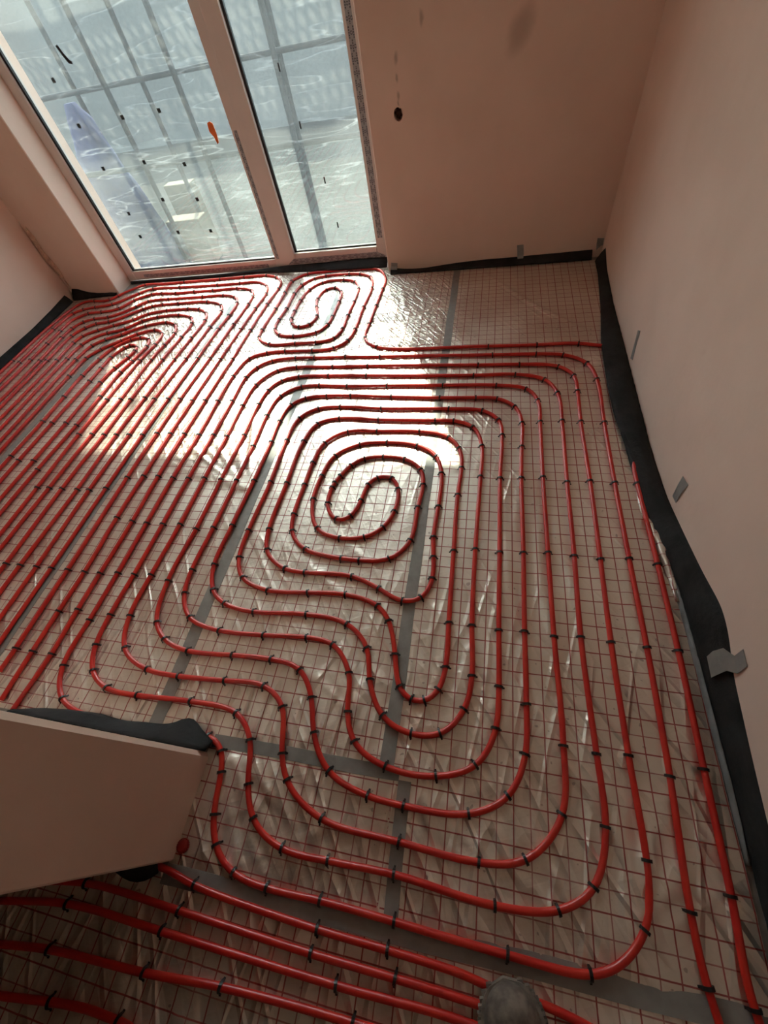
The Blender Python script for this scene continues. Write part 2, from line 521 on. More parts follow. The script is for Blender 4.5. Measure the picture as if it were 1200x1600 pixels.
# printed protective tape
wbox('printed_tape', -0.878, -0.838, S0 - 0.0015, S0 - 0.0003, 0.20, WTOP - 0.06, M['print_v'], 0.0)
wbox('printed_tape', -1.806, -1.780, F0 - 0.0015, F0 - 0.0003, 0.10, 0.95, M['print_v'], 0.0)
bm = bmesh.new()
zz0, zz1 = 0.058, 0.100
pts = [(-1.70, zz0), (-0.835, zz0), (-0.835, zz0 + 0.012), (-0.90, zz1), (-1.64, zz1)]
a = [bm.verts.new((p[0] + 2.09, S0 - 0.0013 - 3.66, p[1] - 0.02)) for p in pts]
b = [bm.verts.new((p[0] + 2.09, S0 - 0.0003 - 3.66, p[1] - 0.02)) for p in pts]
bm.faces.new(a); bm.faces.new(b[::-1])
for i in range(5): bm.faces.new((a[i], b[i], b[(i + 1) % 5], a[(i + 1) % 5]))
link('printed_tape', bm_mesh('printed_tape', bm), M['print_h'], win)
wbox('printed_tape', -3.20, -1.90, F0 - 0.0015, F0 - 0.0003, 0.038, 0.066, M['print_h'], 0.0)
# dark distance pads and marks stuck on the glass
pads = [(-3.028, 1.343), (-2.64, 1.106), (-2.331, 1.107), (-3.028, 1.104), (-2.643, 0.848), (-2.313, 0.802), (-3.026, 0.847), (-2.641, 0.604),
        (-2.334, 0.576), (-3.023, 0.538), (-3.037, 0.362), (-2.647, 0.365), (-2.336, 0.349), (-2.66, 1.36), (-2.33, 1.36), (-3.03, 1.62), (-2.66, 1.62), (-2.33, 1.62)]
for k, (x, z) in enumerate(pads):
    if z > 1.12 and k > 12: continue
    wbox('distance_pad', x - 0.012, x + 0.012, 3.6615, 3.666, z - 0.012, z + 0.014, M['gasket'], 0.0)
for (x, z) in ((-1.228, 0.597), (-1.317, 0.918), (-1.367, 1.20), (-1.20, 0.30)):
    wbox('distance_pad', x - 0.005, x + 0.005, 3.6465, 3.65, z - 0.018, z + 0.022, M['gasket'], 0.0)
def smear(name, pts, y, m):
    bm = bmesh.new()
    a = [bm.verts.new((p[0] + 2.09, y - 3.66, p[1] - 0.02)) for p in pts]
    b = [bm.verts.new((p[0] + 2.09, y - 3.66 + 0.002, p[1] - 0.02)) for p in pts]
    bm.faces.new(a); bm.faces.new(b[::-1])
    n = len(pts)
    for i in range(n): bm.faces.new((a[i], b[i], b[(i + 1) % n], a[(i + 1) % n]))
    return link(name, bm_mesh(name, bm), m, win)
o = smear('paint_smear', [(-1.998, 1.005), (-1.975, 1.012), (-1.957, 1.0), (-1.955, 0.94), (-1.962, 0.895), (-1.976, 0.888), (-1.985, 0.93), (-2.004, 0.96)], 3.651, M['orange'])
o['label'] = 'orange paint smear on the left pane'
o = smear('dirt_streak', [(-2.862, 1.485), (-2.845, 1.49), (-2.832, 1.45), (-2.812, 1.415), (-2.800, 1.41), (-2.806, 1.395), (-2.832, 1.402), (-2.848, 1.44)], 3.651, M['gasket'])

# ------------------------------------------------------------------ outside
gd = box('ground', -30, 30, 3.86, 60, -0.75, -0.45, M['ground']); tag(gd, kind='structure')

def sheet(name, x0, x1, z0, z1, y, m, amp, seed, top=None):
    rs = np.random.RandomState(seed)
    nx, nz = 90, 60
    ph = rs.rand(6) * 6.28
    V, Fc = [], []
    for j in range(nz + 1):
        for i in range(nx + 1):
            u, w = i / nx, j / nz
            x = x0 + (x1 - x0) * u
            zt = z1 if top is None else top(x)
            z = z0 + (zt - z0) * w
            yy = y + amp * (math.sin(4.1 * x + 0.8 * z + ph[0]) + 0.6 * math.sin(9.0 * x - 1.3 * z + ph[1]) + 0.35 * math.sin(3 * x + 14 * z + ph[2]))
            V.append((x, yy, z))
    for j in range(nz):
        for i in range(nx):
            a = j * (nx + 1) + i
            Fc.append((a, a + 1, a + nx + 2, a + nx + 1))
    o = link(name, mesh_from(name, V, Fc, True), m)
    return o
o = sheet('polythene_sheet', -4.4, -0.35, -0.42, 2.95, 3.97, M['sheet'], 0.012, 3)
tag(o, 'tall milky polythene sheet hanging outside the window behind both panes', 'plastic sheet', 'polythene sheets outside')
o = sheet('polythene_sheet', -4.4, -0.35, -0.42, 0.9, 4.06, M['sheet_low'], 0.014, 8,
          top=lambda x: 0.90 - 0.12 * max(0.0, 1.0 - abs(x + 1.42) / 0.5) + 0.10 * max(0.0, (x + 1.2)) + 0.012 * math.sin(7 * x))
tag(o, 'creased lower polythene sheet covering the bottom half of the window', 'plastic sheet', 'polythene sheets outside')

scaf = empty('scaffold', (-2.4, 4.9, -0.45))
tag(scaf, 'steel tube scaffold with perforated decks standing outside the window', 'scaffold')
def pipe3(name, p0, p1, r, m, parent):
    o = Vector(parent.location)
    return link(name, tube_mesh(name, [Vector(p0) - o, Vector(p1) - o], r, 12), m, parent)
for x in (-3.30, -2.62, -1.72, -0.55):
    pipe3('standard', (x, 4.55, -0.45), (x, 4.55, 4.6), 0.024, M['steel'], scaf)
for x in (-4.2, -3.42, -1.95, -0.30):
    pipe3('standard', (x, 5.30, -0.45), (x, 5.30, 4.6), 0.024, M['steel'], scaf)
pipe3('ledger', (-5.2, 4.60, 0.62), (0.4, 4.60, 0.62), 0.022, M['steel'], scaf)
pipe3('ledger', (-5.2, 5.27, 1.12), (0.4, 5.27, 1.12), 0.022, M['steel'], scaf)
pipe3('ledger', (-5.2, 4.60, 2.17), (0.4, 4.60, 2.17), 0.022, M['steel'], scaf)
pipe3('ledger', (-5.2, 5.27, 2.17), (0.4, 5.27, 2.17), 0.022, M['steel'], scaf)
for (y0, y1) in ((4.62, 4.94), (5.02, 5.28)):
    for (xa, xb) in ((-4.9, -2.42), (-2.38, 0.1)):
        bm = bmesh.new()
        add_box(bm, -(xb - xa) / 2, (xb - xa) / 2, -(y1 - y0) / 2, (y1 - y0) / 2, -0.0015, 0.0015)
        d_ = link('deck_plank', bm_mesh('deck_plank', bm), M['deck'], scaf)
        d_.location = Vector(((xa + xb) / 2, (y0 + y1) / 2, 2.21)) - Vector(scaf.location)
        for ye in (-(y1 - y0) / 2, (y1 - y0) / 2):
            e_ = box('deck_edge', -(xb - xa) / 2, (xb - xa) / 2, ye - 0.012, ye + 0.012, -0.05, 0.004, M['steel'], d_)

t_ = empty('blue_tarp', (-3.98, 4.86, -0.45))
tag(t_, 'blue tarpaulin bundle seen blurred through the left pane', 'tarpaulin')
rs = np.random.RandomState(5)
V, Fc = [], []
for j in range(13):
    for i in range(20):
        a = 2 * math.pi * i / 20
        w = j / 12
        rr = (0.30 + 0.05 * math.sin(3 * a + 5 * w)) * math.sqrt(max(0.0, 1 - 0.97 * w ** 2)) + 0.012 * rs.randn()
        V.append((rr * math.cos(a), 0.6 * rr * math.sin(a), 1.55 * w))
for j in range(12):
    for i in range(20):
        Fc.append((j * 20 + i, j * 20 + (i + 1) % 20, (j + 1) * 20 + (i + 1) % 20, (j + 1) * 20 + i))
Fc.append(tuple(range(20))[::-1]); Fc.append(tuple(12 * 20 + i for i in range(20)))
link('tarp_body', mesh_from('tarp_body', V, Fc, True), M['blue'], t_)
tag(box('timber_board', -3.72, -3.28, 5.0, 5.2, -0.45, 0.02, M['timber'], None, 0.01), 'pale timber block on the ground seen through the lower left pane', 'timber')
tag(box('timber_board', -3.95, -3.58, 5.6, 5.75, -0.45, 0.20, M['timber'], None, 0.01), 'pale upright timber board behind the scaffold beyond the left pane', 'timber')
gw = empty('garden_wall', (-5.0, 11.0, -0.45))
tag(gw, 'grey rendered boundary wall far outside beyond the scaffold', 'wall')
box('wall_body', -17, 17, 0.0, 0.3, 0.0, 2.45, M['render'], gw)
box('coping', -17.1, 17.1, -0.05, 0.35, 2.45, 2.55, M['steel'], gw, 0.01)

# ------------------------------------------------------------------ floor finish: foil sheets
def vnoise(x, y, seed):
    rs = np.random.RandomState(seed)
    tab = rs.rand(256, 256)
    xi = np.floor(x).astype(int); yi = np.floor(y).astype(int)
    fx = x - xi; fy = y - yi
    fx = fx * fx * fx * (fx * (fx * 6 - 15) + 10); fy = fy * fy * fy * (fy * (fy * 6 - 15) + 10)
    a = tab[xi & 255, yi & 255]; b = tab[(xi + 1) & 255, yi & 255]
    c_ = tab[xi & 255, (yi + 1) & 255]; d = tab[(xi + 1) & 255, (yi + 1) & 255]
    return (a * (1 - fx) + b * fx) * (1 - fy) + (c_ * (1 - fx) + d * fx) * fy

def ridge(x, y, ang, along, across, seed, power):
    ca, sa = math.cos(ang), math.sin(ang)
    u = (x * ca + y * sa) / along
    v = (-x * sa + y * ca) / across
    u2 = u + 0.6 * vnoise(x * 3, y * 3, seed + 1)
    n = vnoise(u2 + 37.3, v + 11.7 + 0.8 * vnoise(x * 2.2, y * 2.2, seed + 2), seed)
    return (1 - np.abs(2 * n - 1)) ** power

TAPES_V = [(-0.243, 0.03, 3.40), (-1.150, 0.05, 3.60), (-2.065, 0.05, 3.60), (-3.03, 0.05, 3.60)]
CREASES = []   # x0, y0, x1, y1, height, width
def fan(cx, cy, a0, a1, n, r0, r1, h, w, rs):
    for k in range(n):
        a = math.radians(a0 + (a1 - a0) * (k + rs.rand() * 0.7) / n)
        ra = r0 * (0.7 + 0.6 * rs.rand()); rb = r1 * (0.6 + 0.5 * rs.rand())
        CREASES.append((cx + ra * math.cos(a), cy + ra * math.sin(a), cx + rb * math.cos(a + 0.1 * rs.randn()), cy + rb * math.sin(a), h * (0.6 + 0.7 * rs.rand()), w * (0.8 + 0.6 * rs.rand())))
rs = np.random.RandomState(11)
fan(-1.17, 1.16, 95, 165, 16, 0.05, 0.75, 0.0032, 0.010, rs)        # fan of folds left of the second tape
fan(-0.86, 0.06, -75, -15, 9, 0.04, 0.55, 0.0034, 0.010, rs)        # doorway, at the partition corner
fan(-0.22, 0.05, -60, -15, 8, 0.05, 0.45, 0.0030, 0.010, rs)
fan(0.38, -0.28, 30, 150, 14, 0.06, 0.55, 0.0030, 0.012, rs)
fan(-0.30, 0.12, 100, 150, 8, 0.04, 0.40, 0.0030, 0.009, rs)
fan(-0.88, 2.9, 0, 360, 26, 0.10, 0.42, 0.0024, 0.007, rs)
fan(-0.55, 2.55, 0, 360, 26, 0.06, 0.45, 0.0026, 0.007, rs)
fan(-0.30, 1.45, -30, 60, 7, 0.05, 0.28, 0.0026, 0.008, rs)
for (x0, y0, x1, y1) in ((-0.62, 0.95, -0.36, 0.72), (-0.73, 0.78, -0.50, 0.62), (0.36, 1.10, 0.43, 0.10), (0.50, 0.9, 0.52, 0.2), (0.27, 1.25, 0.30, 0.35), (0.58, 1.05, 0.62, 0.30),
                         (0.44, 0.30, 0.47, -0.28), (0.55, 0.12, 0.50, -0.20), (-0.05, 3.33, 0.62, 2.48), (-0.70, 3.30, -0.47, 2.62), (0.13, 1.3, 0.16, 0.45)):
    CREASES.append((x0, y0, x1, y1, 0.0042, 0.016))

def foil_height(x, y):
    n = 0.0011 * vnoise(x * 5, y * 5, 21) + 0.0006 * vnoise(x * 16, y * 16, 22)
    left = np.clip((-1.2 - x) / 0.5, 0, 1)
    farz = np.clip((y - 1.9) / 0.7, 0, 1) * np.clip((0.0 - x) / 0.6, 0.12, 1)
    near = np.clip((0.9 - y) / 0.8, 0, 1)
    n = n + (0.0006 + 0.0022 * farz) * ridge(x, y, 0.35, 0.16, 0.035, 31, 3.0)
    n = n + (0.0004 + 0.0018 * farz) * ridge(x, y, -1.1, 0.15, 0.030, 41, 3.0)
    n = n + (0.0008 * left) * ridge(x, y, 1.45, 0.30, 0.045, 51, 3.0)
    n = n + (0.0008 + 0.0040 * near) * ridge(x, y, 1.25, 0.45, 0.09, 61, 7.0)
    n = n + (0.0034 * near) * ridge(x, y, 0.45, 0.40, 0.10, 71, 8.0)
    rightz = np.clip((x + 0.15) / 0.25, 0, 1) * np.clip((1.7 - y) / 0.5, 0, 1)
    n = n + 0.0055 * rightz * ridge(x, y, 1.50, 0.9, 0.13, 81, 2.0)
    for (x0, y0, x1, y1, h, w) in CREASES:
        dx, dy = x1 - x0, y1 - y0
        L2 = dx * dx + dy * dy
        t = np.clip(((x - x0) * dx + (y - y0) * dy) / L2, 0, 1)
        off = 0.012 * np.sin(t * 7 + x0 * 40)
        d2 = (x - x0 - t * dx - off * dy) ** 2 + (y - y0 - t * dy + off * dx) ** 2
        n = n + 1.5 * h * np.exp(-d2 / (w * w)) * np.sin(np.pi * np.clip(t, 0.03, 0.97)) ** 0.5
    damp = np.ones_like(x)
    for (tx, ya, yb) in TAPES_V:
        damp = np.minimum(damp, np.clip((np.abs(x - tx) - 0.026) / 0.03, 0, 1))
    damp = np.minimum(damp, np.where((x > -0.92) & (x < -0.16), np.clip((np.abs(y - 0.044) - 0.022) / 0.03, 0, 1), 1))
    damp = np.minimum(damp, np.clip((np.abs(y + 0.335) - 0.026) / 0.03, 0, 1))
    damp = np.minimum(damp, np.where(y < 0.03, np.clip((np.abs(x + 0.176) - 0.022) / 0.03, 0, 1), 1))
    return 0.0005 + n * damp

def foil(x0, x1, y0, y1, phx, phy, label, step=0.0125, lift=0.0):
    nx = max(2, int(round((x1 - x0) / step))); ny = max(2, int(round((y1 - y0) / step)))
    gx, gy = np.meshgrid(np.linspace(x0, x1, nx + 1), np.linspace(y0, y1, ny + 1))
    gz = foil_height(gx.ravel(), gy.ravel()) + lift
    co = np.stack([gx.ravel() - phx, gy.ravel() - phy, gz], 1)
    i, j = np.meshgrid(np.arange(nx), np.arange(ny))
    a = (j * (nx + 1) + i).ravel()
    fc = np.stack([a, a + 1, a + nx + 2, a + nx + 1], 1)
    me = bpy.data.meshes.new('foil_sheet')
    me.vertices.add(len(co)); me.vertices.foreach_set('co', co.ravel())
    me.loops.add(fc.size); me.loops.foreach_set('vertex_index', fc.ravel().astype(np.int32))
    me.polygons.add(len(fc))
    me.polygons.foreach_set('loop_start', np.arange(0, fc.size, 4, dtype=np.int32))
    me.polygons.foreach_set('loop_total', np.full(len(fc), 4, dtype=np.int32))
    me.update(calc_edges=True)
    me.validate()
    me.polygons.foreach_set('use_smooth', [True] * len(me.polygons))
    o = link('foil_sheet', me, M['foil'], None, (phx, phy, 0))
    tag(o, label, 'foil sheet', 'gridded silver foil sheets on the floor')
    return o
foil(-3.885, -3.028, 0.01, 3.40, -3.475, 0.02, 'gridded silver foil sheet lying along the left wall under red pipes', 0.02)
foil(-3.032, -2.063, 0.01, 3.60, -2.57, 0.05, 'gridded silver foil sheet under the tight bends of the left pipe loops', 0.015)
foil(-2.067, -1.148, 0.01, 3.60, -1.605, 0.03, 'gridded silver foil sheet left of the second tape, under parallel red pipes')
foil(-1.152, -0.241, 0.03, 3.60, -0.433, 0.037, 'gridded silver foil sheet between the two long tapes under the spiral centre')
foil(-0.245, 0.765, -0.335, 3.41, -0.138, 0.0227, 'gridded silver foil sheet along the right wall')
foil(-0.900, -0.174, -0.335, 0.05, -0.466, 0.015, 'crumpled gridded foil piece in the doorway beside the partition end', 0.011, 0.0002)
foil(-2.6, 0.765, -2.08, -0.333, -0.441, -0.50, 'gridded foil sheet in the dim foreground beyond the doorway tape', 0.02)

# ------------------------------------------------------------------ tape strips on the floor
def tape_strip(p0, p1, w, label, z=0.0022, seed=0):
    p0 = Vector((p0[0], p0[1], 0)); p1 = Vector((p1[0], p1[1], 0))
    d = p1 - p0
    L = d.length
    t = d / L
    s = Vector((-t.y, t.x, 0))
    n = max(4, int(L / 0.05))
    rs = np.random.RandomState(seed)
    V, Fc = [], []
    for i in range(n + 1):
        c_ = p0 + t * (L * i / n) + s * (0.0015 * math.sin(i * 0.6 + seed))
        e = 0.0006 * rs.rand(2)
        zt = z + 0.0004 * rs.rand()
        for (k, zz) in ((-1, zt - 0.0014), (-0.985, zt), (0, zt + 0.0002), (0.985, zt), (1, zt - 0.0014)):
            V.append(c_ + s * (k * w / 2 + (e[0] if k < 0 else e[1])) + Vector((0, 0, zz)))
    for i in range(n):
        for k in range(4):
            a = i * 5 + k
            Fc.append((a, a + 5, a + 6, a + 1))
    o = link('tape_strip', mesh_from('tape_strip', V, Fc, False), M['tape'])
    return tag(o, label, 'tape', 'grey tape strips on the foil')
tape_strip((-0.245, 0.03), (-0.236, 3.40), 0.050, 'long grey tape strip right of the spiral centre running to the far wall', seed=1)
tape_strip((-1.150, 0.045), (-1.138, 3.58), 0.058, 'long grey tape strip left of the spiral centre under the red bends', seed=2)
tape_strip((-2.070, 0.03), (-2.055, 3.58), 0.050, 'long grey tape strip hidden under one of the parallel left pipes', seed=3)
tape_strip((-3.03, 0.03), (-3.03, 3.45), 0.050, 'grey tape strip at the left edge below the tight pipe bends', seed=4)
tape_strip((-0.892, 0.041), (-0.200, 0.046), 0.042, 'short grey tape strip crossing from the partition corner to the long tape', z=0.0030, seed=5)
tape_strip((-0.173, -0.33), (-0.180, 0.030), 0.042, 'short grey tape strip below the crossing, running towards the doorway', z=0.0028, seed=6)
tape_strip((-0.905, -0.338), (0.765, -0.308), 0.052, 'wide dark grey tape strip across the doorway in the foreground', z=0.0034, seed=7)

# ------------------------------------------------------------------ pipes
PIPE_A = [(-0.552, 1.15, 1), (-0.584, 1.047, 1), (-0.618, 1.022, 0), (-0.663, 1.023, 1), (-0.724, 1.115, 1), (-0.724, 1.217, 1), (-0.717, 1.259, 1), (-0.692, 1.303, 1), (-0.662, 1.365, 1), (-0.598, 1.42, 1), (-0.483, 1.439, 1), (-0.369, 1.424, 1), (-0.277, 1.353, 1), (-0.258, 1.251, 1), (-0.269, 1.119, 1), (-0.279, 0.932, 1), (-0.358, 0.835, 1), (-0.492, 0.815, 1), (-0.587, 0.819, 1), (-0.767, 0.85, 1), (-0.861, 0.94, 1), (-0.88, 1.042, 1), (-0.877, 1.236, 1), (-0.873, 1.383, 1), (-0.846, 1.53, 1), (-0.731, 1.622, 1), (-0.566, 1.628, 1), (-0.318, 1.628, 1), (-0.164, 1.592, 1), (-0.095, 1.501, 1), (-0.079, 1.377, 1), (-0.087, 1.21, 1), (-0.084, 0.903, 1), (-0.079, 0.571, 1), (-0.076, 0.408, 1), (-0.096, 0.316, 1), (-0.14, 0.275, 1), (-0.195, 0.272, 1), (-0.242, 0.312, 1), (-0.273, 0.434, 1), (-0.318, 0.56, 1), (-0.379, 0.619, 1), (-0.528, 0.65, 1), (-0.691, 0.64, 1), (-0.886, 0.632, 1), (-1.027, 0.681, 1), (-1.081, 0.785, 1), (-1.087, 0.937, 1), (-1.074, 1.232, 1), (-1.079, 1.537, 1), (-1.057, 1.729, 1), (-0.961, 1.813, 1), (-0.82, 1.829, 1), (-0.561, 1.812, 1), (-0.176, 1.808, 1), (0.013, 1.794, 1), (0.1, 1.716, 1), (0.114, 1.597, 1), (0.107, 1.32, 1), (0.11, 0.911, 1), (0.111, 0.569, 1), (0.114, 0.358, 1), (0.106, 0.222, 1), (0.048, 0.11, 1), (-0.086, 0.057, 1), (-0.245, 0.058, 1), (-0.367, 0.108, 1), (-0.415, 0.206, 1), (-0.432, 0.331, 1), (-0.525, 0.437, 1), (-0.642, 0.449, 1), (-0.833, 0.436, 1), (-1.04, 0.432, 1), (-1.196, 0.468, 1), (-1.273, 0.569, 1), (-1.293, 0.697, 1), (-1.283, 0.928, 1), (-1.276, 1.239, 1), (-1.271, 1.495, 1), (-1.277, 1.742, 1), (-1.248, 1.928, 1), (-1.133, 2.019, 1), (-1.012, 2.029, 1), (-0.815, 2.017, 1), (-0.566, 2.017, 1), (-0.235, 2.013, 1), (0.082, 2.006, 1), (0.248, 1.972, 1), (0.303, 1.867, 1), (0.305, 1.699, 1), (0.303, 1.322, 1), (0.306, 0.916, 1), (0.309, 0.572, 1), (0.318, 0.213, 1), (0.303, 0.02, 1), (0.195, -0.105, 1), (0.055, -0.133, 1), (-0.175, -0.127, 1), (-0.434, -0.114, 1), (-0.576, -0.035, 1), (-0.619, 0.046, 1), (-0.66, 0.187, 1), (-0.764, 0.249, 1), (-0.931, 0.242, 1), (-1.137, 0.232, 1), (-1.286, 0.238, 1), (-1.434, 0.302, 1), (-1.493, 0.442, 1), (-1.494, 0.641, 1), (-1.48, 0.936, 1), (-1.477, 1.246, 1), (-1.473, 1.575, 1), (-1.477, 1.836, 1), (-1.457, 2.049, 1), (-1.35, 2.191, 1), (-1.216, 2.22, 1), (-0.973, 2.217, 1), (-0.719, 2.216, 1), (-0.027, 2.197, 1), (0.205, 2.193, 1), (0.42, 2.17, 1), (0.501, 2.083, 1), (0.508, 1.941, 1), (0.503, 1.699, 1), (0.508, 1.312, 1), (0.506, 0.914, 1), (0.503, 0.566, 1), (0.509, 0.208, 1), (0.518, -0.041, 1), (0.509, -0.147, 0), (0.493, -0.191, 1), (0.45, -0.247, 0), (0.414, -0.277, 0), (0.351, -0.304, 1), (0.152, -0.308, 1), (-0.17, -0.303, 1), (-0.381, -0.301, 1), (-0.55, -0.306, 1), (-0.677, -0.292, 1), (-0.759, -0.239, 1), (-0.797, -0.16, 1), (-0.816, -0.051, 1), (-0.837, 0.013, 1), (-0.907, 0.053, 1), (-0.945, 0.045, 0), (-1.1, 0.028, 0), (-1.3, 0.026, 0), (-1.43, 0.036, 0), (-1.607, 0.082, 1), (-1.687, 0.202, 1), (-1.685, 0.401, 1), (-1.679, 0.644, 1), (-1.678, 0.934, 1), (-1.677, 1.243, 1), (-1.669, 1.585, 1), (-1.672, 1.891, 1), (-1.667, 2.13, 1), (-1.617, 2.337, 1), (-1.496, 2.393, 1), (-1.356, 2.405, 1), (-1.167, 2.401, 1), (-1.015, 2.417, 1), (-0.926, 2.498, 1), (-0.901, 2.638, 1), (-0.898, 2.914, 1), (-0.883, 3.186, 1), (-0.923, 3.372, 1), (-1.016, 3.434, 1), (-1.13, 3.453, 1), (-1.33, 3.446, 1), (-1.428, 3.421, 1), (-1.51, 3.322, 1), (-1.536, 3.186, 1), (-1.534, 2.961, 1), (-1.549, 2.813, 1), (-1.539, 2.678, 1), (-1.47, 2.601, 1), (-1.351, 2.584, 1), (-1.187, 2.619, 1), (-1.126, 2.715, 1), (-1.114, 2.819, 1), (-1.113, 3.025, 1), (-1.124, 3.167, 1), (-1.192, 3.243, 1), (-1.276, 3.218, 1), (-1.307, 3.077, 1), (-1.281, 2.966, 1), (-1.24, 2.83, 1), (-1.269, 2.72, 1), (-1.351, 2.694, 1), (-1.42, 2.739, 1), (-1.449, 2.819, 1), (-1.451, 2.911, 1), (-1.449, 3.069, 1), (-1.417, 3.243, 1), (-1.329, 3.342, 1), (-1.151, 3.361, 1), (-1.04, 3.312, 1), (-0.99, 3.199, 1), (-0.988, 3.004, 1), (-0.997, 2.825, 1), (-0.998, 2.642, 1), (-1.039, 2.531, 1), (-1.158, 2.496, 1), (-1.311, 2.493, 1), (-1.509, 2.489, 1), (-1.634, 2.576, 1), (-1.644, 2.69, 1), (-1.631, 2.963, 1), (-1.627, 3.202, 1), (-1.625, 3.398, 1), (-1.516, 3.509, 1), (-1.373, 3.519, 0), (-1.131, 3.532, 0), (-0.891, 3.496, 0), (-0.814, 3.391, 0), (-0.786, 3.287, 0), (-0.793, 3.159, 1), (-0.801, 2.926, 1), (-0.808, 2.683, 1), (-0.807, 2.516, 1), (-0.706, 2.418, 1), (0.018, 2.383, 1), (0.313, 2.382, 1), (0.555, 2.383, 1), (0.641, 2.358, 0), (0.715, 2.34, 0), (0.738, 2.2, 0), (0.742, 1.95, 0), (0.738, 1.7, 0), (0.728, 1.52, 0), (0.704, 1.408, 0), (0.704, 1.306, 1), (0.714, 0.903, 1), (0.718, 0.558, 1), (0.715, 0.211, 1), (0.713, -0.087, 1), (0.706, -0.281, 1), (0.719, -0.327, 0)]
PIPE_B = [(-0.552, 1.15, 1), (-0.539, 1.252, 1), (-0.503, 1.296, 1), (-0.423, 1.302, 1), (-0.376, 1.219, 1), (-0.375, 1.098, 1), (-0.419, 0.991, 1), (-0.494, 0.937, 1), (-0.619, 0.923, 1), (-0.74, 0.967, 1), (-0.805, 1.134, 1), (-0.797, 1.299, 1), (-0.764, 1.436, 1), (-0.638, 1.525, 1), (-0.481, 1.544, 1), (-0.32, 1.524, 1), (-0.214, 1.453, 1), (-0.174, 1.329, 1), (-0.172, 1.13, 1), (-0.179, 0.961, 1), (-0.168, 0.864, 1), (-0.161, 0.76, 1), (-0.197, 0.663, 1), (-0.28, 0.643, 1), (-0.389, 0.693, 1), (-0.518, 0.738, 1), (-0.727, 0.734, 1), (-0.837, 0.743, 1), (-0.951, 0.823, 1), (-0.982, 0.943, 1), (-0.979, 1.234, 1), (-0.974, 1.537, 1), (-0.925, 1.689, 1), (-0.804, 1.73, 1), (-0.559, 1.718, 1), (-0.239, 1.714, 1), (-0.137, 1.712, 1), (-0.033, 1.666, 1), (0.015, 1.524, 1), (0.015, 1.319, 1), (0.008, 0.91, 1), (0.01, 0.573, 1), (0.02, 0.381, 1), (0.0, 0.271, 1), (-0.074, 0.182, 1), (-0.184, 0.168, 1), (-0.287, 0.208, 1), (-0.353, 0.319, 1), (-0.385, 0.442, 1), (-0.492, 0.527, 1), (-0.676, 0.544, 1), (-0.913, 0.528, 1), (-1.055, 0.548, 1), (-1.139, 0.602, 1), (-1.191, 0.728, 1), (-1.186, 0.944, 1), (-1.173, 1.24, 1), (-1.171, 1.526, 1), (-1.175, 1.707, 1), (-1.15, 1.842, 1), (-1.07, 1.908, 1), (-0.926, 1.928, 1), (-0.781, 1.927, 1), (-0.53, 1.916, 1), (-0.239, 1.902, 1), (-0.037, 1.9, 1), (0.084, 1.893, 1), (0.186, 1.819, 1), (0.215, 1.693, 1), (0.21, 1.52, 1), (0.205, 1.317, 1), (0.207, 0.915, 1), (0.205, 0.575, 1), (0.206, 0.319, 1), (0.2, 0.161, 1), (0.145, 0.039, 1), (0.023, -0.025, 1), (-0.174, -0.036, 1), (-0.3, -0.029, 1), (-0.441, 0.015, 1), (-0.52, 0.117, 1), (-0.561, 0.237, 1), (-0.635, 0.327, 1), (-0.766, 0.347, 1), (-0.933, 0.341, 1), (-1.136, 0.332, 1), (-1.262, 0.361, 1), (-1.348, 0.436, 1), (-1.39, 0.636, 1), (-1.375, 0.923, 1), (-1.372, 1.234, 1), (-1.364, 1.581, 1), (-1.369, 1.846, 1), (-1.35, 1.991, 1), (-1.291, 2.08, 1), (-1.175, 2.121, 1), (-0.972, 2.125, 1), (-0.724, 2.118, 1), (-0.046, 2.099, 1), (0.177, 2.101, 1), (0.341, 2.056, 1), (0.407, 1.929, 1), (0.413, 1.706, 1), (0.408, 1.31, 1), (0.408, 0.919, 1), (0.402, 0.566, 1), (0.415, 0.204, 1), (0.421, 0.01, 1), (0.377, -0.129, 1), (0.279, -0.196, 1), (0.108, -0.218, 1), (-0.17, -0.204, 1), (-0.378, -0.21, 1), (-0.533, -0.21, 1), (-0.652, -0.16, 1), (-0.71, -0.062, 1), (-0.744, 0.06, 1), (-0.831, 0.14, 1), (-1.032, 0.151, 1), (-1.282, 0.139, 1), (-1.423, 0.144, 1), (-1.529, 0.196, 1), (-1.583, 0.297, 1), (-1.594, 0.438, 1), (-1.586, 0.64, 1), (-1.581, 0.936, 1), (-1.577, 1.242, 1), (-1.569, 1.584, 1), (-1.568, 1.885, 1), (-1.566, 2.118, 1), (-1.522, 2.225, 1), (-1.431, 2.299, 1), (-1.262, 2.321, 1), (-1.114, 2.32, 1), (-0.901, 2.319, 1), (-0.665, 2.311, 1), (0.049, 2.294, 1), (0.307, 2.289, 1), (0.462, 2.274, 1), (0.579, 2.193, 1), (0.616, 2.049, 1), (0.613, 1.702, 1), (0.611, 1.308, 1), (0.614, 0.915, 1), (0.619, 0.561, 1), (0.617, 0.174, 1), (0.607, -0.131, 1), (0.615, -0.277, 1), (0.63, -0.336, 0)]
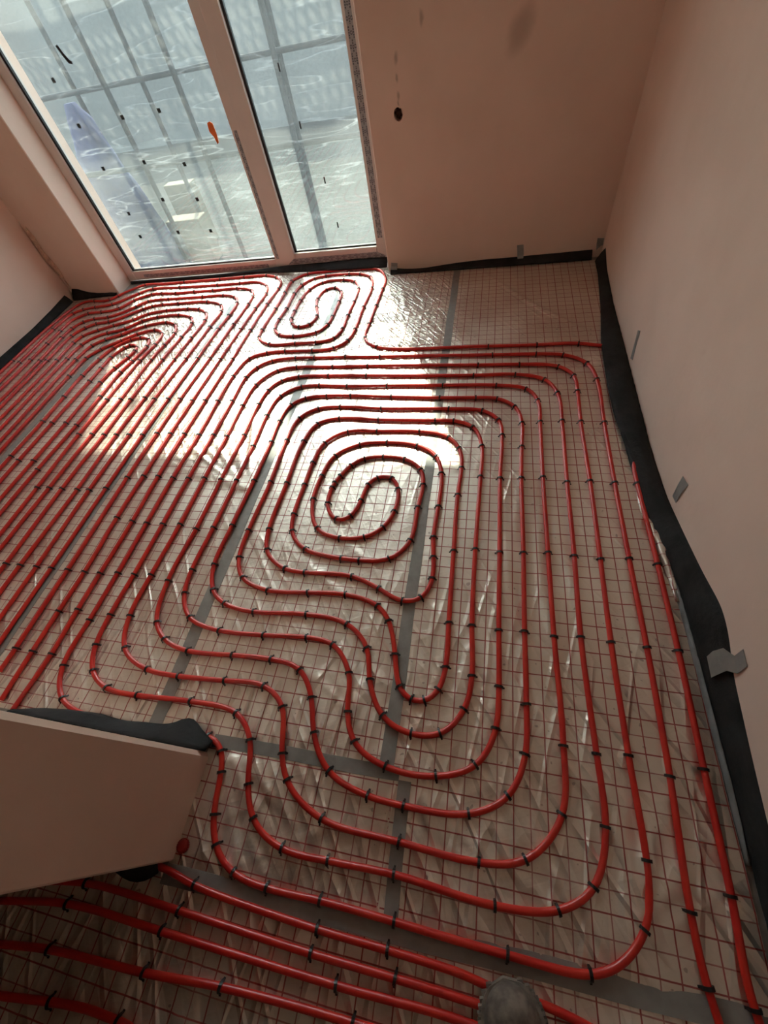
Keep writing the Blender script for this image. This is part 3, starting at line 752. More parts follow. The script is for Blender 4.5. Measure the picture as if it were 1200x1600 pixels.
LOOPS = [
 ('loop0', [(-1.8, 0.003, 0), (-1.775, 0.239, 1), (-1.778, 0.445, 1), (-1.776, 0.637, 1), (-1.771, 0.94, 1), (-1.778, 1.241, 1), (-1.775, 1.583, 1), (-1.769, 1.887, 1), (-1.751, 2.325, 1), (-1.744, 2.693, 1), (-1.731, 3.051, 1), (-1.711, 3.287, 1), (-1.717, 3.393, 0), (-1.8, 3.494, 1), (-1.907, 3.536, 1), (-2.116, 3.538, 1), (-2.355, 3.533, 1), (-2.74, 3.531, 1), (-2.978, 3.529, 0), (-3.163, 3.533, 1), (-3.362, 3.366, 1), (-3.417, 3.292, 1), (-3.589, 3.297, 1), (-3.698, 3.296, 0), (-3.757, 3.204, 0), (-3.795, 3.022, 0), (-3.818, 2.709, 0), (-3.82, 2.401, 1)]),
 ('loop1', [(-1.882, 0.034, 0), (-1.88, 0.243, 1), (-1.875, 0.426, 1), (-1.869, 0.637, 1), (-1.879, 0.945, 1), (-1.874, 1.234, 1), (-1.874, 1.581, 1), (-1.866, 1.884, 1), (-1.849, 2.333, 1), (-1.832, 2.7, 1), (-1.816, 2.996, 1), (-1.798, 3.213, 1), (-1.835, 3.346, 1), (-1.963, 3.434, 0), (-2.122, 3.431, 1), (-2.351, 3.429, 1), (-2.737, 3.436, 1), (-3.021, 3.448, 1), (-3.142, 3.383, 1), (-3.33, 3.216, 1), (-3.495, 3.184, 1), (-3.613, 3.154, 1), (-3.695, 3.1, 1), (-3.731, 2.84, 1), (-3.72, 2.375, 1)]),
 ('loop2', [(-1.98, 0.137, 0), (-1.976, 0.238, 1), (-1.973, 0.639, 1), (-1.978, 1.233, 1), (-1.972, 1.58, 1), (-1.968, 1.901, 1), (-1.941, 2.354, 1), (-1.924, 2.771, 1), (-1.907, 3.061, 1), (-1.91, 3.184, 1), (-1.955, 3.291, 1), (-2.112, 3.342, 1), (-2.355, 3.339, 1), (-2.544, 3.339, 1), (-2.735, 3.336, 1), (-2.875, 3.347, 1), (-2.984, 3.345, 1), (-3.123, 3.262, 1), (-3.209, 3.133, 1), (-3.372, 3.091, 1), (-3.504, 3.082, 1), (-3.616, 2.989, 0), (-3.631, 2.816, 1), (-3.633, 2.628, 1), (-3.632, 2.397, 1)]),
 ('loop3', [(-2.08, 0.251, 0), (-2.076, 0.636, 1), (-2.073, 1.134, 1), (-2.069, 1.574, 1), (-2.061, 1.905, 1), (-2.044, 2.357, 1), (-2.035, 2.722, 1), (-2.017, 2.914, 1), (-2.019, 3.105, 1), (-2.073, 3.194, 1), (-2.209, 3.24, 1), (-2.412, 3.24, 1), (-2.745, 3.239, 1), (-2.947, 3.229, 1), (-3.04, 3.145, 1), (-3.108, 3.075, 0), (-3.24, 2.994, 1), (-3.369, 2.985, 1), (-3.476, 2.939, 1), (-3.528, 2.849, 1), (-3.542, 2.71, 1), (-3.523, 2.378, 1)]),
 ('loop4', [(-2.17, 0.354, 0), (-2.17, 0.635, 1), (-2.179, 1.129, 1), (-2.17, 1.569, 1), (-2.171, 1.914, 1), (-2.143, 2.348, 1), (-2.126, 2.761, 1), (-2.117, 2.978, 1), (-2.155, 3.078, 1), (-2.316, 3.148, 1), (-2.606, 3.153, 1), (-2.766, 3.149, 1), (-2.859, 3.138, 1), (-2.931, 3.1, 1), (-3.179, 2.919, 1), (-3.296, 2.904, 1), (-3.389, 2.839, 1), (-3.448, 2.724, 1), (-3.452, 2.392, 1)]),
 ('loop5', [(-2.275, 0.474, 0), (-2.276, 0.634, 1), (-2.262, 1.127, 1), (-2.267, 1.568, 1), (-2.254, 1.92, 1), (-2.241, 2.353, 1), (-2.224, 2.628, 1), (-2.213, 2.862, 1), (-2.246, 2.966, 1), (-2.348, 3.035, 1), (-2.458, 3.051, 1), (-2.671, 3.047, 1), (-2.841, 3.01, 1), (-2.943, 2.929, 1), (-3.094, 2.859, 1), (-3.22, 2.794, 1), (-3.327, 2.716, 1), (-3.355, 2.619, 1), (-3.349, 2.39, 1)]),
 ('loop6', [(-2.37, 0.626, 1), (-2.373, 1.125, 1), (-2.36, 1.563, 1), (-2.36, 1.913, 1), (-2.344, 2.344, 1), (-2.324, 2.632, 1), (-2.316, 2.814, 1), (-2.358, 2.91, 1), (-2.5, 2.962, 1), (-2.702, 2.951, 1), (-2.84, 2.899, 1), (-2.95, 2.793, 1), (-3.092, 2.746, 1), (-3.162, 2.71, 0), (-3.248, 2.59, 1), (-3.26, 2.4, 1)]),
 ('loop7', [(-2.479, 0.708, 0), (-2.467, 1.128, 1), (-2.456, 1.572, 1), (-2.444, 1.914, 1), (-2.445, 2.353, 1), (-2.426, 2.545, 1), (-2.413, 2.691, 1), (-2.463, 2.814, 1), (-2.579, 2.862, 1), (-2.756, 2.822, 1), (-2.93, 2.712, 1), (-3.054, 2.648, 1), (-3.129, 2.576, 1), (-3.163, 2.393, 1)]),
 ('loop8', [(-2.554, 0.793, 0), (-2.554, 1.118, 1), (-2.561, 1.57, 1), (-2.556, 1.906, 1), (-2.541, 2.346, 1), (-2.517, 2.55, 1), (-2.525, 2.699, 1), (-2.623, 2.758, 1), (-2.775, 2.706, 1), (-2.881, 2.62, 1), (-3.001, 2.518, 1), (-3.072, 2.4, 1), (-3.081, 2.178, 1)]),
 ('loop9', [(-2.669, 0.925, 0), (-2.659, 1.266, 1), (-2.639, 1.643, 1), (-2.635, 1.944, 1), (-2.633, 2.205, 1), (-2.606, 2.342, 1), (-2.58, 2.523, 1), (-2.607, 2.624, 1), (-2.702, 2.655, 1), (-2.788, 2.631, 1), (-2.889, 2.534, 1), (-2.936, 2.373, 1), (-2.957, 2.175, 1), (-2.954, 1.948, 1), (-2.949, 1.679, 1), (-2.955, 1.368, 1)]),
 ('loop10', [(-2.755, 1.023, 0), (-2.746, 1.32, 1), (-2.74, 1.673, 1), (-2.738, 2.101, 1), (-2.718, 2.256, 1), (-2.669, 2.398, 1), (-2.658, 2.479, 1), (-2.662, 2.528, 1), (-2.744, 2.565, 1), (-2.78, 2.53, 1), (-2.838, 2.395, 1), (-2.842, 2.267, 1), (-2.845, 2.104, 1), (-2.857, 1.675, 1), (-2.866, 1.325, 1)]),
]
FRONT = [
 ('F1', [(-0.905, -0.322, 0), (-0.791, -0.342, 1), (-0.378, -0.361, 1), (-0.167, -0.362, 1), (0.059, -0.368, 0), (0.116, -0.379, 0), (0.207, -0.377, 0), (0.316, -0.39, 0)]),
 ('F2', [(-1.32, -0.435, 0), (-1.142, -0.405, 1), (-0.801, -0.405, 1), (-0.387, -0.411, 1), (-0.15, -0.41, 1), (0.045, -0.411, 0)]),
 ('F3', [(-1.423, -0.501, 0), (-1.177, -0.461, 1), (-0.84, -0.457, 1), (-0.292, -0.455, 1), (0.042, -0.448, 0)]),
 ('F4', [(-1.349, -0.586, 0), (-1.182, -0.563, 1), (-0.843, -0.544, 1), (-0.613, -0.523, 1), (-0.247, -0.51, 1)]),
 ('F5', [(-1.27, -0.677, 0), (-1.095, -0.653, 1), (-0.971, -0.641, 0), (-0.887, -0.643, 1), (-0.835, -0.643, 0)]),
]

PR, PZ = 0.0099, 0.0126

def smooth_path(pts, step=0.017, sig=2.0):
    P = np.array([[p[0], p[1]] for p in pts], float)
    # centripetal Catmull-Rom
    Q = np.vstack([2 * P[0] - P[1], P, 2 * P[-1] - P[-2]])
    out = []
    for i in range(1, len(Q) - 2):
        p0, p1, p2, p3 = Q[i - 1], Q[i], Q[i + 1], Q[i + 2]
        t0 = 0.0
        t1 = t0 + max(1e-4, np.linalg.norm(p1 - p0)) ** 0.5
        t2 = t1 + max(1e-4, np.linalg.norm(p2 - p1)) ** 0.5
        t3 = t2 + max(1e-4, np.linalg.norm(p3 - p2)) ** 0.5
        n = max(2, int(np.linalg.norm(p2 - p1) / 0.006))
        t = np.linspace(t1, t2, n, endpoint=False)[:, None]
        A1 = (t1 - t) / (t1 - t0) * p0 + (t - t0) / (t1 - t0) * p1
        A2 = (t2 - t) / (t2 - t1) * p1 + (t - t1) / (t2 - t1) * p2
        A3 = (t3 - t) / (t3 - t2) * p2 + (t - t2) / (t3 - t2) * p3
        B1 = (t2 - t) / (t2 - t0) * A1 + (t - t0) / (t2 - t0) * A2
        B2 = (t3 - t) / (t3 - t1) * A2 + (t - t1) / (t3 - t1) * A3
        out.append((t2 - t) / (t2 - t1) * B1 + (t - t1) / (t2 - t1) * B2)
    C = np.vstack(out + [P[-1:]])
    d = np.concatenate([[0], np.cumsum(np.linalg.norm(np.diff(C, axis=0), axis=1))])
    n = max(4, int(d[-1] / step))
    s = np.linspace(0, d[-1], n + 1)
    R = np.stack([np.interp(s, d, C[:, 0]), np.interp(s, d, C[:, 1])], 1)
    k = np.exp(-0.5 * (np.arange(-6, 7) / sig) ** 2); k /= k.sum()
    pad = np.vstack([2 * R[0] - R[6:0:-1], R, 2 * R[-1] - R[-2:-8:-1]]) if n > 8 else None
    if pad is not None:
        R = np.stack([np.convolve(pad[:, 0], k, 'valid'), np.convolve(pad[:, 1], k, 'valid')], 1)
    return R

CLIPS = []   # x, y, angle, run key
def lay_pipe(pts, name, label, group, key):
    R = smooth_path(pts)
    z = PZ + 0.0006 * np.sin(np.arange(len(R)) * 0.11)
    o = link(name, tube_mesh(name, [(p[0], p[1], zz) for p, zz in zip(R, z)], PR, 10), M['pipe'])
    tag(o, label, 'pipe', group)
    for p in pts:
        if p[2]:
            d = (R[:, 0] - p[0]) ** 2 + (R[:, 1] - p[1]) ** 2
            i = int(np.argmin(d)); i = min(max(i, 1), len(R) - 2)
            t = R[i + 1] - R[i - 1]
            CLIPS.append((R[i, 0], R[i, 1], math.atan2(t[1], t[0]), key))
    return o

chain = PIPE_A[::-1] + PIPE_B[1:]
ea = chain[0]; eb = chain[-1]
chain = [(ea[0] + 0.0, -1.9, 0), (ea[0], -0.9, 0)] + chain + [(eb[0], -0.9, 0), (eb[0], -1.9, 0)]
lay_pipe(chain, 'heating_pipe', 'long red heating pipe wound in a double spiral over the middle of the floor', None, 'spiral')
ORD = ['outermost', 'second', 'third', 'fourth', 'fifth', 'sixth', 'seventh', 'eighth', 'ninth', 'tenth', 'innermost']
for k, (nm, pts) in enumerate(LOOPS):
    a, b = pts[0], pts[-1]
    p = list(pts)
    if a[1] > 0.16: p = [(a[0], 0.12, 0)] + ([(a[0], a[1] * 0.5, 0)] if a[1] > 0.5 else []) + p
    p = p + [(b[0], b[1] * 0.6, 0), (b[0], 0.12, 0)]
    w = ORD[k]
    lab = 'outermost red pipe loop of the nested left set, running along the window threshold' if k == 0 else ('innermost red pipe loop of the nested left set, with the tightest bend' if k == 10 else '%s red pipe loop inwards from the window in the nested left set' % w)
    lay_pipe(p, 'heating_pipe', lab, 'nested red pipe loops at the left', w)
FEXT = {'F1': ([(-1.02, -0.327, 0)], [(0.45, -0.43, 0), (0.52, -0.52, 0), (0.54, -0.70, 0), (0.54, -1.9, 0)]),
        'F2': ([(-1.9, -0.52, 0), (-1.55, -0.50, 0)], [(0.25, -0.425, 0), (0.38, -0.50, 0), (0.43, -0.65, 0), (0.43, -1.9, 0)]),
        'F3': ([(-1.95, -0.60, 0)], [(0.18, -0.465, 0), (0.28, -0.54, 0), (0.32, -0.70, 0), (0.32, -1.9, 0)]),
        'F4': ([(-1.95, -0.68, 0)], [(0.05, -0.515, 0), (0.17, -0.58, 0), (0.21, -0.75, 0), (0.21, -1.9, 0)]),
        'F5': ([(-1.95, -0.76, 0)], [(-0.77, -0.67, 0), (-0.74, -0.78, 0), (-0.74, -1.9, 0)])}
FLAB = {'F1': 'red pipe lying on the dark doorway tape, first in the foreground', 'F2': 'red pipe passing under the partition end, second in the foreground',
        'F3': 'red pipe in the foreground, third from the doorway tape', 'F4': 'red pipe in the foreground, fourth from the doorway tape', 'F5': 'red pipe at the bottom left corner curving down'}
for nm, pts in FRONT:
    pre, post = FEXT[nm]
    lay_pipe(pre + list(pts) + post, 'heating_pipe', FLAB[nm], 'red pipes in the dim foreground', nm)

# ------------------------------------------------------------------ clips
def clip_geometry():
    r, w, th = 0.0106, 0.0033, 0.0030      # inner radius, half width, thickness
    path = [(-0.0195, 0.0010), (-0.0155, 0.0022), (-0.0132, 0.0060)]
    for k in range(9):
        a = math.pi - math.pi * k / 8
        path.append((math.cos(a) * (r + 0.0008), PZ + math.sin(a) * (r + 0.0008)))
    path += [(0.0132, 0.0060), (0.0155, 0.0022), (0.0195, 0.0010)]
    V, Fc = [], []
    n = len(path)
    for i, (x, z) in enumerate(path):
        x0, z0 = path[max(i - 1, 0)]; x1, z1 = path[min(i + 1, n - 1)]
        l = math.hypot(x1 - x0, z1 - z0)
        nx, nz = -(z1 - z0) / l, (x1 - x0) / l
        ww = w * (1.25 if 2 < i < n - 3 else 0.9)
        V += [(-ww, x, z), (ww, x, z), (ww, x + nx * th, z + nz * th), (-ww, x + nx * th, z + nz * th)]
    for i in range(n - 1):
        for k in range(4):
            k2 = (k + 1) % 4
            Fc.append((i * 4 + k, i * 4 + k2, (i + 1) * 4 + k2, (i + 1) * 4 + k))
    Fc.append((0, 1, 2, 3)[::-1]); Fc.append(tuple((n - 1) * 4 + k for k in range(4)))
    return V, Fc
CV, CF = clip_geometry()
clip_me = mesh_from('pipe_clip', CV, CF)
clip_me.materials.append(M['clip'])
cm = Vector((0, 0, CAM_H))
CLIPS.sort(key=lambda q: (Vector((q[0], q[1], 0)) - cm).length)
# keep clips from sitting on top of one another
kept = []
for q in CLIPS:
    if all((q[0] - p[0]) ** 2 + (q[1] - p[1]) ** 2 > 0.018 ** 2 for p in kept): kept.append(q)
CLAB = {'spiral': ('black plastic clip pinning the long double-spiral red pipe to the foil', 'black clips along the double-spiral pipe')}
for k, w in enumerate(ORD):
    CLAB[w] = ('black plastic clip on the %s red pipe loop of the nested left set' % w, 'black clips on the %s left loop' % w)
for nm, t in (('F1', 'first'), ('F2', 'second'), ('F3', 'third'), ('F4', 'fourth'), ('F5', 'fifth')):
    CLAB[nm] = ('black plastic clip on the %s dim foreground pipe beyond the doorway tape' % t, 'black clips on the %s foreground pipe' % t)
ZONES = (('far', 'on the small red loop below the window', lambda x, y: y > 2.42 and x < -0.45),
         ('head', 'on the level pipe runs between the spiral and the far wall', lambda x, y: y > 1.62 and x < 0.42),
         ('core', 'on the innermost turns of the red spiral', lambda x, y: y > 0.86 and -0.95 < x < -0.10),
         ('rightrun', 'on the straight pipe runs beside the right wall', lambda x, y: x > -0.10 and y > 0.30),
         ('leftrun', 'on the parallel runs left of the spiral centre', lambda x, y: x < -0.95 and y > 0.45),
         ('sbend', 'on the S-shaped pipe bends below the spiral centre', lambda x, y: y > 0.05 and x < -0.18),
         ('leftbend', 'on the rounded pipe bends near the partition foam', lambda x, y: y > 0.05 and x < -0.9),
         ('doorway', 'on the wide pipe curves in the doorway', lambda x, y: True))
rest = []
for i, (x, y, a, key) in enumerate(kept):
    if key == 'spiral':
        key = next(z[0] for z in ZONES if z[2](x, y))
        ph = next(z[1] for z in ZONES if z[0] == key)
        CLAB[key] = ('black plastic clip ' + ph, 'black clips ' + ph)
    a2 = a + random.uniform(-0.12, 0.12)
    if i < 300:
        o = bpy.data.objects.new('pipe_clip', clip_me)
        col.objects.link(o)
        o.location = (x, y, 0)
        o.rotation_euler = (random.uniform(-0.06, 0.06), 0, a2)
        tag(o, CLAB[key][0], 'clip', CLAB[key][1])
    else:
        rest.append((x, y, a2))
V, Fc = [], []
for (x, y, a) in rest:
    b0 = len(V)
    ca, sa = math.cos(a), math.sin(a)
    V += [(x + v[0] * ca - v[1] * sa, y + v[0] * sa + v[1] * ca, v[2]) for v in CV]
    Fc += [tuple(i + b0 for i in f) for f in CF]
if rest:
    o = link('pipe_clips', mesh_from('pipe_clips', V, Fc), M['clip'])
    tag(o, 'many small black clips on the farther red pipes towards the window', 'clips', None, 'stuff')

# ------------------------------------------------------------------ edge foam
def ribbon(name, rows, m, label, cat, group, th=0.006, parent=None, nsub=5, wob=0.0, seed=0):
    # rows: (inner xyz, outer xyz, bulge); loft with thickness
    rs = np.random.RandomState(seed)
    # resample rows smoothly
    I = np.array([r[0] for r in rows], float); O = np.array([r[1] for r in rows], float); B = np.array([r[2] for r in rows], float)
    d = np.concatenate([[0], np.cumsum(np.linalg.norm(np.diff((I + O) / 2, axis=0), axis=1))])
    n = max(6, int(d[-1] / 0.025))
    s = np.linspace(0, d[-1], n + 1)
    f = lambda A: np.stack([np.interp(s, d, A[:, k]) for k in range(3)], 1)
    I2, O2, B2 = f(I), f(O), np.interp(s, d, B)
    ker = np.array([1, 2, 3, 2, 1.0]); ker /= ker.sum()
    sm = lambda A: np.stack([np.convolve(np.pad(A[:, k], 2, mode='edge'), ker, 'valid') for k in range(3)], 1)
    I2, O2 = sm(I2), sm(O2)
    V, Fc = [], []
    for i in range(n + 1):
        a, b = Vector(I2[i]), Vector(O2[i])
        side = (b - a)
        tan = Vector(((I2[min(i + 1, n)] - I2[max(i - 1, 0)])))
        nrm = side.cross(tan)
        if nrm.length < 1e-9: nrm = Vector((0, 0, 1))
        nrm.normalize()
        if nrm.z < 0: nrm = -nrm
        for k in range(nsub + 1):
            u = k / nsub
            p = a.lerp(b, u) + nrm * (B2[i] * math.sin(math.pi * u) + wob * (rs.rand() - 0.5))
            V.append(p)
        for k in range(nsub + 1):
            V.append(V[-(nsub + 1)] - nrm * th)
    w = 2 * (nsub + 1)
    for i in range(n):
        for k in range(nsub):
            a = i * w + k
            Fc.append((a, a + 1, a + 1 + w, a + w))
            c_ = i * w + nsub + 1 + k
            Fc.append((c_, c_ + w, c_ + 1 + w, c_ + 1))
        a = i * w
        Fc.append((a, a + w, a + w + nsub + 1, a + nsub + 1))
        Fc.append((a + nsub, a + w - 1, a + 2 * w - 1, a + w + nsub))
    for i in (0, n):
        q = [i * w + k for k in range(nsub + 1)] + [i * w + nsub + 1 + k for k in range(nsub, -1, -1)]
        Fc.append(tuple(q))
    me = mesh_from(name, V, Fc, True)
    o = link(name, me, m, parent)
    if label: tag(o, label, cat, group)
    return o
EG = 'dark foam edge strips along the walls'
XW = XR - 0.002
rows = []
for (y, xi, xo, zo, bl) in ((3.38, 0.745, XW, 0.10, 0.004), (3.19, 0.745, XW, 0.045, 0.006), (2.78, 0.718, XW, 0.018, 0.012), (2.37, 0.672, XW, 0.016, 0.018), (1.94, 0.660, XW, 0.016, 0.020), (1.77, 0.663, XW, 0.016, 0.020),
                            (1.60, 0.680, XW, 0.020, 0.022), (1.42, 0.694, XW, 0.026, 0.020), (1.20, 0.700, XW, 0.050, 0.016), (1.00, 0.742, XW, 0.095, 0.008), (0.82, 0.764, XW, 0.140, 0.004), (0.66, 0.770, XW, 0.192, 0.002),
                            (0.57, 0.772, XW, 0.185, 0.003), (0.47, 0.776, XW, 0.150, 0.004), (0.25, 0.780, XW, 0.125, 0.003), (0.05, 0.780, XW, 0.108, 0.003), (-0.3, 0.780, XW, 0.10, 0.003), (-1.9, 0.780, XW, 0.10, 0.003)):
    lift = 0.022 if 1.45 < y < 2.5 else 0.010
    rows.append(((xi, y, lift), (xo, y, max(zo, 0.020 if lift > 0.02 else 0.012)), bl))
ribbon('edge_foam', rows, M['foam'], 'dark foam edge strip sagging along the foot of the right wall', 'foam strip', EG, seed=1, wob=0.004)
rows = []
for (x, zt) in ((-0.78, 0.036), (-0.70, 0.020), (-0.60, 0.009), (-0.48, 0.010), (-0.38, 0.022), (-0.20, 0.034), (0.0, 0.040), (0.18, 0.040), (0.30, 0.044), (0.5, 0.046), (0.66, 0.050), (0.74, 0.050)):
    rows.append(((x, 3.400, 0.009), (x, YF - 0.002, max(zt, 0.012)), 0.004))
ribbon('edge_foam', rows, M['foam'], 'dark foam edge strip along the far wall right of the window', 'foam strip', EG, seed=2)
rows = []
for (x, yi, zt) in ((-3.36, 3.575, 0.03), (-3.0, 3.575, 0.03), (-2.4, 3.573, 0.030), (-2.0, 3.568, 0.040), (-1.75, 3.545, 0.055), (-1.4, 3.520, 0.055), (-1.1, 3.505, 0.06), (-0.9, 3.500, 0.06), (-0.80, 3.50, 0.055)):
    rows.append(((x, yi, 0.022 if x > -2.2 else 0.010), (x, 3.594, zt), 0.006))
ribbon('edge_foam', rows, M['foam'], 'dark foam edge strip along the window threshold', 'foam strip', EG, seed=3, wob=0.002)
rows = [((XL + 0.045, y, 0.009), (XL + 0.002, y, z_), 0.004) for (y, z_) in ((3.33, 0.075), (3.1, 0.06), (2.8, 0.05), (2.4, 0.055), (1.8, 0.05), (1.0, 0.06), (0.02, 0.06))]
ribbon('edge_foam', rows, M['foam'], 'dark foam edge strip along the foot of the left wall', 'foam strip', EG, seed=4)
rows = [((x, YFL - yo, 0.009), (x, YFL - 0.002, z_), 0.004) for (x, yo, z_) in ((XL + 0.02, 0.07, 0.085), (-3.80, 0.07, 0.085), (-3.74, 0.05, 0.05), (-3.6, 0.035, 0.030), (-3.45, 0.03, 0.026), (-3.39, 0.02, 0.02))]
ribbon('edge_foam', rows, M['foam'], 'short dark foam edge strip in the far left corner beside the window reveal', 'foam strip', EG, seed=5, wob=0.006)
rows = []
for (x, yi, z_) in ((-1.78, 0.010, 0.06), (-1.70, 0.030, 0.07), (-1.58, 0.045, 0.08), (-1.457, 0.053, 0.09), (-1.36, 0.056, 0.09), (-1.30, 0.046, 0.09), (-1.22, 0.050, 0.09), (-1.164, 0.060, 0.10), (-1.12, 0.054, 0.10), (-1.07, 0.062, 0.10), (-1.03, 0.086, 0.10), (-1.005, 0.112, 0.10), (-0.985, 0.104, 0.10), (-0.955, 0.070, 0.09), (-0.905, 0.048, 0.08), (-0.872, 0.034, 0.045)):
    rows.append(((x, yi, 0.0245), (x, 0.0035, z_), 0.004))
ribbon('edge_foam', rows, M['foam'], 'dark torn foam flap leaning off the partition beside its end', 'foam strip', EG, th=0.004, seed=6, wob=0.002)
rows = [((x, yi, zi), (x, -0.3085, z_), 0.003) for (x, yi, zi, z_) in ((-1.11, -0.345, 0.012, 0.05), (-1.06, -0.368, 0.012, 0.05), (-1.0, -0.378, 0.012, 0.05), (-0.94, -0.370, 0.012, 0.05), (-0.918, -0.345, 0.024, 0.05), (-0.90, -0.325, 0.024, 0.05))]
ribbon('edge_foam', rows, M['foam'], 'small dark foam piece under the partition end in the foreground', 'foam strip', EG, th=0.004, seed=7)
# grey film lip in front of the foam along the right wall, near the camera
rows = [((xi, y, 0.004), (xo, y, zo), 0.002) for (y, xi, xo, zo) in ((1.02, 0.742, 0.752, 0.014), (0.85, 0.752, 0.764, 0.018), (0.6, 0.760, 0.772, 0.020), (0.4, 0.763, 0.774, 0.022), (0.2, 0.766, 0.777, 0.022), (0.06, 0.768, 0.777, 0.020), (-0.02, 0.768, 0.774, 0.012))]
ribbon('film_lip', rows, M['foam_film'], 'grey film lip standing against the foam strip at the right wall', 'film', None, th=0.0012, seed=8, wob=0.002)

# crumpled foil edge turned up beside the foam
rows = [((xi, y, 0.004), (xo, y, zo), 0.006) for (y, xi, xo, zo) in ((1.30, 0.700, 0.712, 0.008), (1.22, 0.690, 0.722, 0.016), (1.12, 0.700, 0.735, 0.020), (1.02, 0.716, 0.748, 0.022), (0.92, 0.728, 0.757, 0.022), (0.84, 0.742, 0.760, 0.018), (0.74, 0.752, 0.763, 0.010))]
ribbon('foil_edge', rows, M['foil'], 'crumpled silver foil edge turned up against the right wall foam', 'foil edge', None, th=0.0008, seed=9, wob=0.012)

# ------------------------------------------------------------------ tape pieces
def tape_piece(rings, label):
    # rings: list of (left xyz, right xyz) along the tape
    V, Fc = [], []
    for (a, b) in rings:
        a, b = Vector(a), Vector(b)
        V += [a, a.lerp(b, 0.5), b]
    nr = len(rings)
    # thickness along the averaged normal
    base = len(V)
    nv = []
    for i in range(nr):
        a, b = Vector(rings[i][0]), Vector(rings[i][1])
        p = Vector(rings[max(i - 1, 0)][0]); q = Vector(rings[min(i + 1, nr - 1)][0])
        n_ = (b - a).cross(q - p)
        n_.normalize()
        nv += [V[i * 3 + k] + n_ * 0.0009 for k in range(3)]
    V += nv
    for i in range(nr - 1):
        for k in range(2):
            a = i * 3 + k
            Fc.append((a, a + 1, a + 4, a + 3))
            Fc.append((base + a, base + a + 3, base + a + 4, base + a + 1))
        Fc.append((i * 3, i * 3 + 3, base + i * 3 + 3, base + i * 3))
        Fc.append((i * 3 + 2, base + i * 3 + 2, base + i * 3 + 5, i * 3 + 5))
    Fc.append((0, base, base + 1, base + 2, 2, 1))
    e = (nr - 1) * 3
    Fc.append((e, e + 1, e + 2, base + e + 2, base + e + 1, base + e))
    bm = bmesh.new()
    vs = [bm.verts.new(v) for v in V]
    for f in Fc: bm.faces.new([vs[i] for i in f])
    o = link('tape_piece', bm_mesh('tape_piece', bm), M['tape'])
    return tag(o, label, 'tape', 'small grey tape pieces on the walls')
xr = XR - 0.0025
tape_piece([((xr, 2.222, 0.186), (xr, 2.188, 0.204)), ((xr, 2.20, 0.12), (xr, 2.165, 0.13)), ((xr, 2.177, 0.045), (xr, 2.140, 0.062))], 'narrow grey tape sliver on the right wall, farthest from the camera')
tape_piece([((xr, 1.207, 0.196), (xr, 1.150, 0.212)), ((xr - 0.002, 1.20, 0.15), (xr - 0.004, 1.150, 0.155)), ((xr, 1.190, 0.088), (xr, 1.148, 0.098))], 'loose grey tape piece on the right wall, midway along')
tape_piece([((xr, 0.512, 0.236), (xr, 0.464, 0.230)), ((xr - 0.003, 0.505, 0.190), (xr - 0.004, 0.455, 0.180)), ((xr - 0.014, 0.535, 0.165), (xr - 0.014, 0.470, 0.150)), ((xr - 0.022, 0.538, 0.120), (xr - 0.020, 0.468, 0.110)), ((xr - 0.026, 0.530, 0.085), (xr - 0.024, 0.466, 0.075))], 'folded grey tape flap on the foam strip near the camera')
yf = YF - 0.0025
tape_piece([((0.197, yf, 0.122), (0.243, yf, 0.122)), ((0.203, yf, 0.075), (0.249, yf, 0.077)), ((0.206, yf - 0.004, 0.050), (0.252, yf - 0.004, 0.052)), ((0.209, yf - 0.022, 0.036), (0.250, yf - 0.022, 0.038))], 'grey tape piece holding the foam strip to the middle of the far wall')
tape_piece([((-0.762, yf, 0.070), (-0.712, yf, 0.062)), ((-0.765, yf - 0.003, 0.044), (-0.715, yf - 0.003, 0.040)), ((-0.766, yf - 0.028, 0.030), (-0.716, yf - 0.028, 0.026))], 'grey tape piece low on the far wall beside the window corner')
tape_piece([((0.745, yf, 0.125), (0.790, yf, 0.120)), ((0.748, yf - 0.004, 0.08), (0.790, yf - 0.004, 0.075)), ((0.748, yf - 0.03, 0.058), (0.788, yf - 0.03, 0.10))], 'grey tape piece in the far right corner')

# ------------------------------------------------------------------ small things
hole = empty('wall_hole', (HX, YF + 0.03, HZ))
tag(hole, 'round dark hole in the far wall plaster right of the window, with rubble inside', 'hole')
bm = bmesh.new()
bmesh.ops.create_icosphere(bm, subdivisions=3, radius=0.026)
for v in bm.verts:
    k = 1 + 0.35 * math.sin(v.co.x * 190) * math.sin(v.co.z * 170 + 1) + 0.15 * math.sin(v.co.z * 400)
    v.co = Vector((v.co.x * 0.8 * k, v.co.y * 0.5 * k, v.co.z * k))
link('rubble_plug', bm_mesh('rubble_plug', bm, True), M['rubble'], hole)
bm = bmesh.new()
for k in range(28):
    a0, a1 = 2 * math.pi * k / 28, 2 * math.pi * (k + 1) / 28
    q = []
    for a in (a0, a1):
        j = 1 + 0.08 * math.sin(5 * a) + 0.05 * math.sin(11 * a + 1)
        q.append([(math.cos(a) * HR * 0.85 * s, -0.03 - dy, math.sin(a) * HR * s) for (s, dy) in ((0.98, 0.001), (1.05, 0.0035), (1.16 * j, 0.0004))])
    for i in range(2):
        bm.faces.new([bm.verts.new(c_) for c_ in (q[0][i], q[1][i], q[1][i + 1], q[0][i + 1])])
bmesh.ops.remove_doubles(bm, verts=bm.verts, dist=1e-5)
link('plaster_rim', bm_mesh('plaster_rim', bm, True), M['plaster'], hole)

